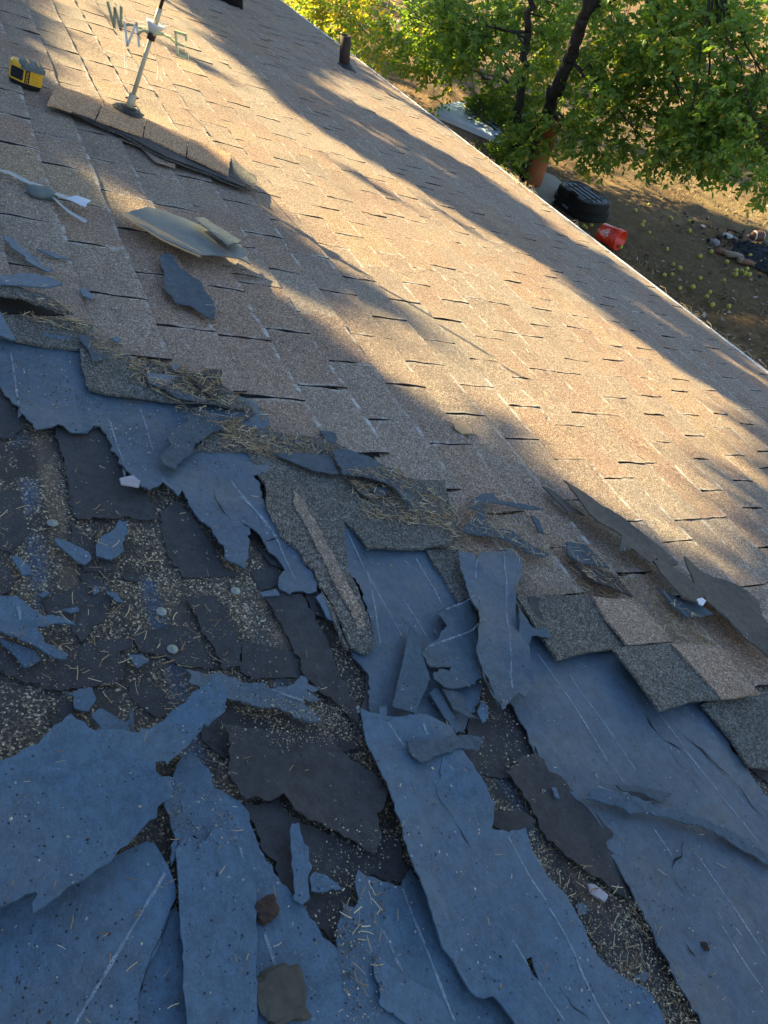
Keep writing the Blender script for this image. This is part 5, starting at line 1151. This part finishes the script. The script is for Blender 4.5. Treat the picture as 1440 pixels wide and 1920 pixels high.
def tree(name, label, base_px, trunk, lobes, seed, lm, per, group, bright=0, spread=.22, mat=M_LEAF):
    bp = gp(*base_px) if len(base_px) == 2 else Vector(base_px)
    root = empty(name, Matrix.Translation((bp.x, bp.y, 0)), label, 'tree', group)
    def fix(o): o.matrix_parent_inverse = Matrix.Translation((-bp.x, -bp.y, 0)); return o
    mb = MB(); first_ = True
    for seg in trunk:
        pts = [Vector(p) for p in seg[0]]
        for i in range(len(pts)-1): limb(mb, pts[i], pts[i+1], seg[1][i], seg[1][i+1], .09, 7)
    fix(mb.obj('trunk', M_BARK, root, True))
    tw = lobe_twigs(lobes, seed)
    br = MB(); r = random.Random(seed); tips = [p for s in trunk for p in s[0]]
    for (x, y, t, a, b, c, n) in lobes:
        cen = at(x, y, t); near = min(tips, key=lambda q: (Vector(q)-cen).length); limb(br, near, cen, .018, .008, .2, 6)
        for _ in range(max(3, n//28)):
            v = Vector([r.uniform(-1, 1) for _ in range(3)]); e = cen+Vector((v.x*a, v.y*b, v.z*c)); limb(br, cen.lerp(near, r.uniform(0, .3)), e, .006, .002, .12, 4)
    fix(br.obj('branch', M_BARK, root))
    fix(leaves_mesh('crown', tw, mat, lm[0], lm[1], per, root, bright, spread, seed)); return root
B1 = gp(985, 338); t1 = [[B1, at(985, 300, 12.4), at(1030, 205, 11.4), at(1068, 110, 10.4), at(1095, 30, 9.7), at(1125, -80, 9.0)], [.12, .11, .10, .09, .08, .06]]
t2 = [[B1+Vector((-.3, .2, 0)), at(962, 270, 12.2), at(978, 160, 11.3), at(990, 60, 10.8), at(1005, -60, 10.2)], [.09, .08, .065, .055, .04]]
t3 = [[at(1100, 20, 10.2), at(1200, -40, 9.4), at(1330, -60, 8.6)], [.07, .06, .04]]
tree('apple_tree', 'leafy apple tree leaning over the yard from behind the eave, with two dark trunks', (985, 338), [t1, t2, t3],
     [(940, 225, 12.6, .8, .7, .8, 360), (900, 200, 12.2, .9, .7, .6, 240), (930, 80, 12.6, 1.2, 1.0, .9, 520), (860, 60, 11.8, 1.2, 1.0, .9, 560), (770, 40, 12.5, 1.2, 1.0, .7, 420), (1060, 120, 12.4, 1.0, .9, .8, 300),
      (1165, 60, 10.8, 1.1, 1.0, 1.0, 460), (1180, 190, 10.6, .9, .8, .8, 400), (1260, 60, 9.8, 1.2, 1.0, 1.0, 600), (1280, 200, 10.0, .9, .8, .7, 420), (1370, 100, 9.4, 1.1, 1.0, 1.0, 560), (1380, 240, 9.4, .8, .7, .6, 430),
      (1440, 300, 9.0, .6, .6, .45, 260), (1330, 290, 9.6, .5, .5, .4, 170), (1210, 265, 10.3, .45, .5, .3, 130), (1120, 275, 10.8, .4, .45, .25, 90), (1440, 160, 9.0, .9, .9, .8, 380), (1290, 335, 9.5, .14, .14, .10, 14), (1030, -10, 12.2, 1.4, 1.2, .7, 330),
      (935, 285, 12.3, .4, .5, .35, 130), (975, 110, 10.6, .3, .3, .25, 36), (1050, 225, 11.0, .3, .3, .2, 30), (985, 265, 11.6, .35, .35, .25, 55), (880, 200, 11.9, .35, .35, .2, 60), (905, 225, 12.2, .5, .5, .3, 130), (950, 250, 12.4, .5, .4, .35, 120), (880, 130, 12, .7, .7, .4, 200), (1060, 250, 12, .45, .5, .3, 70)], 11, (.075, .125), 9, 'trees beyond the eave')
B2 = gp(560, -60)
tree('apple_tree', 'bright sunlit bush of leaves crowding over the far end of the eave', (B2.x, max(B2.y, 6.0), 0), [[[Vector((B2.x, 6.0, 0)), Vector((B2.x+1.0, 5.6, 2.0)), Vector((B2.x+2.5, 5.2, 3.0))], [.1, .08, .04]]],
     [(500, 0, 17, 1.0, .9, .75, 420), (560, 20, 16, 1.0, .9, .7, 460), (620, 30, 15, .9, .8, .6, 380), (690, 55, 14, .8, .8, .5, 300), (650, -20, 15, 1.1, .9, .7, 300), (730, 100, 13.5, .35, .4, .25, 50), (545, 60, 15.0, .55, .5, .3, 150)], 12, (.06, .11), 9, 'trees beyond the eave', .3)  # raised leaf tone paints sunlight onto this bush

# ---- tall shade trees up-sun of the house (out of the picture); they throw the roof's shade pattern
lit = [
    [(60, -60), (290, -60), (400, 60), (470, 140), (560, 215), (700, 305), (850, 395), (1000, 480), (1100, 550), (1200, 640), (1330, 725), (1470, 815), (1470, 1190), (1425, 1125), (1275, 1057), (1170, 990), (1057, 907), (1010, 900), (950, 867), (887, 849), (846, 818), (797, 780), (714, 728), (644, 679), (582, 634), (520, 575), (450, 535), (640, 560), (714, 560), (637, 515), (560, 470), (490, 400), (440, 330), (455, 345), (430, 335), (270, 262), (180, 222), (88, 190), (60, 100)],
    Z('F', (600, 270), (800, 380), (1000, 500), (1440, 760), (1440, 830), (1100, 640), (850, 480), (640, 330)),
    Z('B', (220, 400), (420, 500), (700, 680), (1000, 850), (1200, 980), (1000, 900), (650, 720), (400, 560)),
    Z('B', (560, 350), (760, 440), (1000, 640), (1250, 820), (1200, 830), (900, 660), (700, 520)),
    Z('A', (-40, 700), (60, 740), (260, 850), (500, 960), (440, 930), (230, 860), (60, 790), (-40, 760)), Z('A', (380, 790), (560, 900), (780, 1090), (600, 1080), (440, 930)),
    Z('A', (640, 1130), (820, 1130), (1180, 1280), (1340, 1400), (1440, 1520), (1560, 1640), (1400, 1560), (1100, 1400), (860, 1290)),
    [(560, 150), (620, 130), (760, 190), (960, 340), (1130, 480), (1110, 490), (900, 330), (700, 215)]]
lit.append([(640, 78), (745, 158), (949, 318), (1170, 487), (1318, 598), (1439, 693), (1500, 745), (1450, 725), (1318, 622), (1170, 511), (949, 342), (745, 182), (640, 100)])
lit = [np.array(q) for q in lit]
r = np.random.default_rng(21); pts = []
N = 40000
X = r.uniform(-15.5, 3.2, N); Y = r.uniform(-1.6, EAVE+.5, N)
LW = np.array(ROOFM)[:3, :3]; PW = (LW@np.stack([X, Y, 0*X])).T+np.array(ROOFM)[:3, 3]-CAM; PC = PW@W
PXY = np.stack([CX+F_PX*PC[:, 0]/PC[:, 2], CY+F_PX*PC[:, 1]/PC[:, 2]], 1)
LM = np.zeros(N, bool); LP = np.zeros(N, bool)
for i_, q in enumerate(lit):
    if i_ in (1, 2, 3): LP |= inside(PXY, q)
    else: LM |= inside(PXY, q)
LP &= ~LM; LM |= LP & (r.random(N) > .16)
LM &= PC[:, 2] > .05
for x, y, lm_ in zip(X, Y, LM):
    if lm_ and r.random() > .0012: continue
    t = r.uniform(8.5, 12.5); pts.append(rw(x, y, 0)+SUN*t)
groups = {}
for p in pts: groups.setdefault(int(math.floor((p.x+30)/5.5)), []).append(p)
ROOFI = ROOFM.inverted(); SDL = ROOFI.to_3x3() @ SUN
def shadow_lit(p):
    q = ROOFI @ Vector(p); h = q-SDL*(q.z/SDL.z)
    if not (X0 < h.x < X1 and RB < h.y < EAVE+.2): return False
    c = proj_np((h.x, h.y, 0)); return c[2] > 0 and any(inside(np.array([c[:2]]), g_)[0] for g_ in lit)
def shade_tree(P, idx, smin, smax, lab):
    P = np.array([tuple(p) for p in P]); c = P.mean(0); tx, ty = c[0], c[1]
    cand = [P[(i*37) % len(P)] for i in range(160)]+[np.array([c[0]+dx_, yy_, c[2]]) for dx_ in (-6, -4, -2, 0, 2) for yy_ in (-7.6, -8.4, 5.2)]+[np.array([-18.5-k_, c[1], c[2]]) for k_ in range(4)]
    def bad(q):
        b_ = sum(shadow_lit((q[0], q[1], z)) for z in np.linspace(1, c[2], 24))
        if X0-.6 < q[0] < X1+.6 and -7.2 < q[1] < EAVE+.5: b_ += 50
        for z in np.linspace(0, c[2], 8):
            v = W.T@(np.array([q[0], q[1], z])-CAM); px_ = (CX+F_PX*v[0]/v[2], CY+F_PX*v[1]/v[2])
            if v[2] > 0 and -60 < px_[0] < 1500 and -60 < px_[1] < 1980: b_ += 3
        return b_+.05*abs(q[0]-c[0])+.05*abs(q[1]-c[1])
    best = min(cand, key=bad); tx, ty = best[0], best[1]; print('TRUNK', idx, round(tx, 1), round(ty, 1), round(float(bad(best)), 2))
    root = empty('oak_tree', Matrix.Translation((tx, ty, 0)), lab, 'tree', 'tall shade trees up the slope behind the house')
    mb = MB(); limb(mb, (tx, ty, -.2), (tx, ty, P[:, 2].mean()), .20, .10, .0, 8); rr = random.Random(idx)
    for _ in range(50):
        q = P[rr.randrange(len(P))]; a_ = Vector((tx, ty, P[:, 2].min()*.7+rr.random()*2))
        if any(shadow_lit(a_.lerp(Vector(q), t_)) for t_ in np.linspace(0, 1, 36)): continue
        limb(mb, a_, q, .04, .010, .0, 5)
    o = mb.obj('trunk', M_BARK, root); o.matrix_parent_inverse = Matrix.Translation((-tx, -ty, 0))
    V = []; Fc = []; T = []
    for p in P:
        s = r.uniform(smin, smax); a = r.normal(size=3); a /= np.linalg.norm(a); b = np.cross(a, r.normal(size=3)); b /= np.linalg.norm(b); k = len(V)
        V += [tuple(p-a*s), tuple(p+b*s*.5), tuple(p+a*s), tuple(p-b*s*.5)]; T += [r.random()]*4; Fc += [(k, k+1, k+2, k+3)]
    me = bpy.data.meshes.new('crown'); me.from_pydata(V, [], Fc); me.update(); tone_attr(me, T)
    o = link('crown', me, M_LEAF2, root); o.matrix_parent_inverse = Matrix.Translation((-tx, -ty, 0))
side_names = ['far', 'middle', 'near', 'nearest', 'last', 'extra']
for gi, (k, P) in enumerate(sorted(groups.items())):
    if len(P) > 40: shade_tree(P, gi, .10, .17, 'tall shade tree behind the house, %s in the row counting from the far end' % (['first', 'second', 'third', 'fourth', 'fifth', 'sixth', 'seventh'][gi]))
# shade over the yard
ylit = [np.array(q) for q in ([(1040, 250), (1110, 268), (1250, 300), (1440, 352), (1500, 380), (1500, 440), (1440, 430), (1330, 395), (1200, 345), (1080, 290)], [(1240, 480), (1290, 500), (1340, 525), (1330, 530), (1270, 512)], [(1150, 540-65), (1240, 488), (1225, 492), (1160, 482)],
        Z('Q', (1230, 840), (1440, 920), (1440, 960), (1250, 880)), [(1420, 330), (1500, 340), (1500, 420), (1430, 400)])]
yp = []; ROOFI = ROOFM.inverted()
for _ in range(15000):
    x = r.uniform(-32, -2); y = r.uniform(4.2, 22); v = W.T@(np.array([x, y, 0])-CAM); px_ = (CX+F_PX*v[0]/v[2], CY+F_PX*v[1]/v[2])
    k = noise.noise(Vector((x*.35, y*.9, 1)))
    if px_[1] < 260 and k > -.22: continue
    if 260 <= px_[1] < 430 and k > .02: continue
    if any(inside(np.array([px_]), q)[0] for q in ylit): continue
    q0 = ROOFI @ Vector((x, y, 0)); sd_ = ROOFI.to_3x3() @ SUN; tt_ = -q0.z/sd_.z; h_ = q0+sd_*tt_
    if tt_ > 0 and X0 < h_.x < X1 and RB < h_.y < EAVE+.1: continue
    yp.append(Vector((x, y, 0))+SUN*r.uniform(17, 23))
groups = {}
for p in yp: groups.setdefault(int(math.floor((p.x+70)/8)), []).append(p)
for gi, (k, P) in enumerate(sorted(groups.items())):
    if len(P) > 60: shade_tree(P, 40+gi, .20, .38, 'tall yard shade tree, %s from the far end' % (['first', 'second', 'third', 'fourth', 'fifth', 'sixth', 'seventh', 'eighth'][gi % 8]))
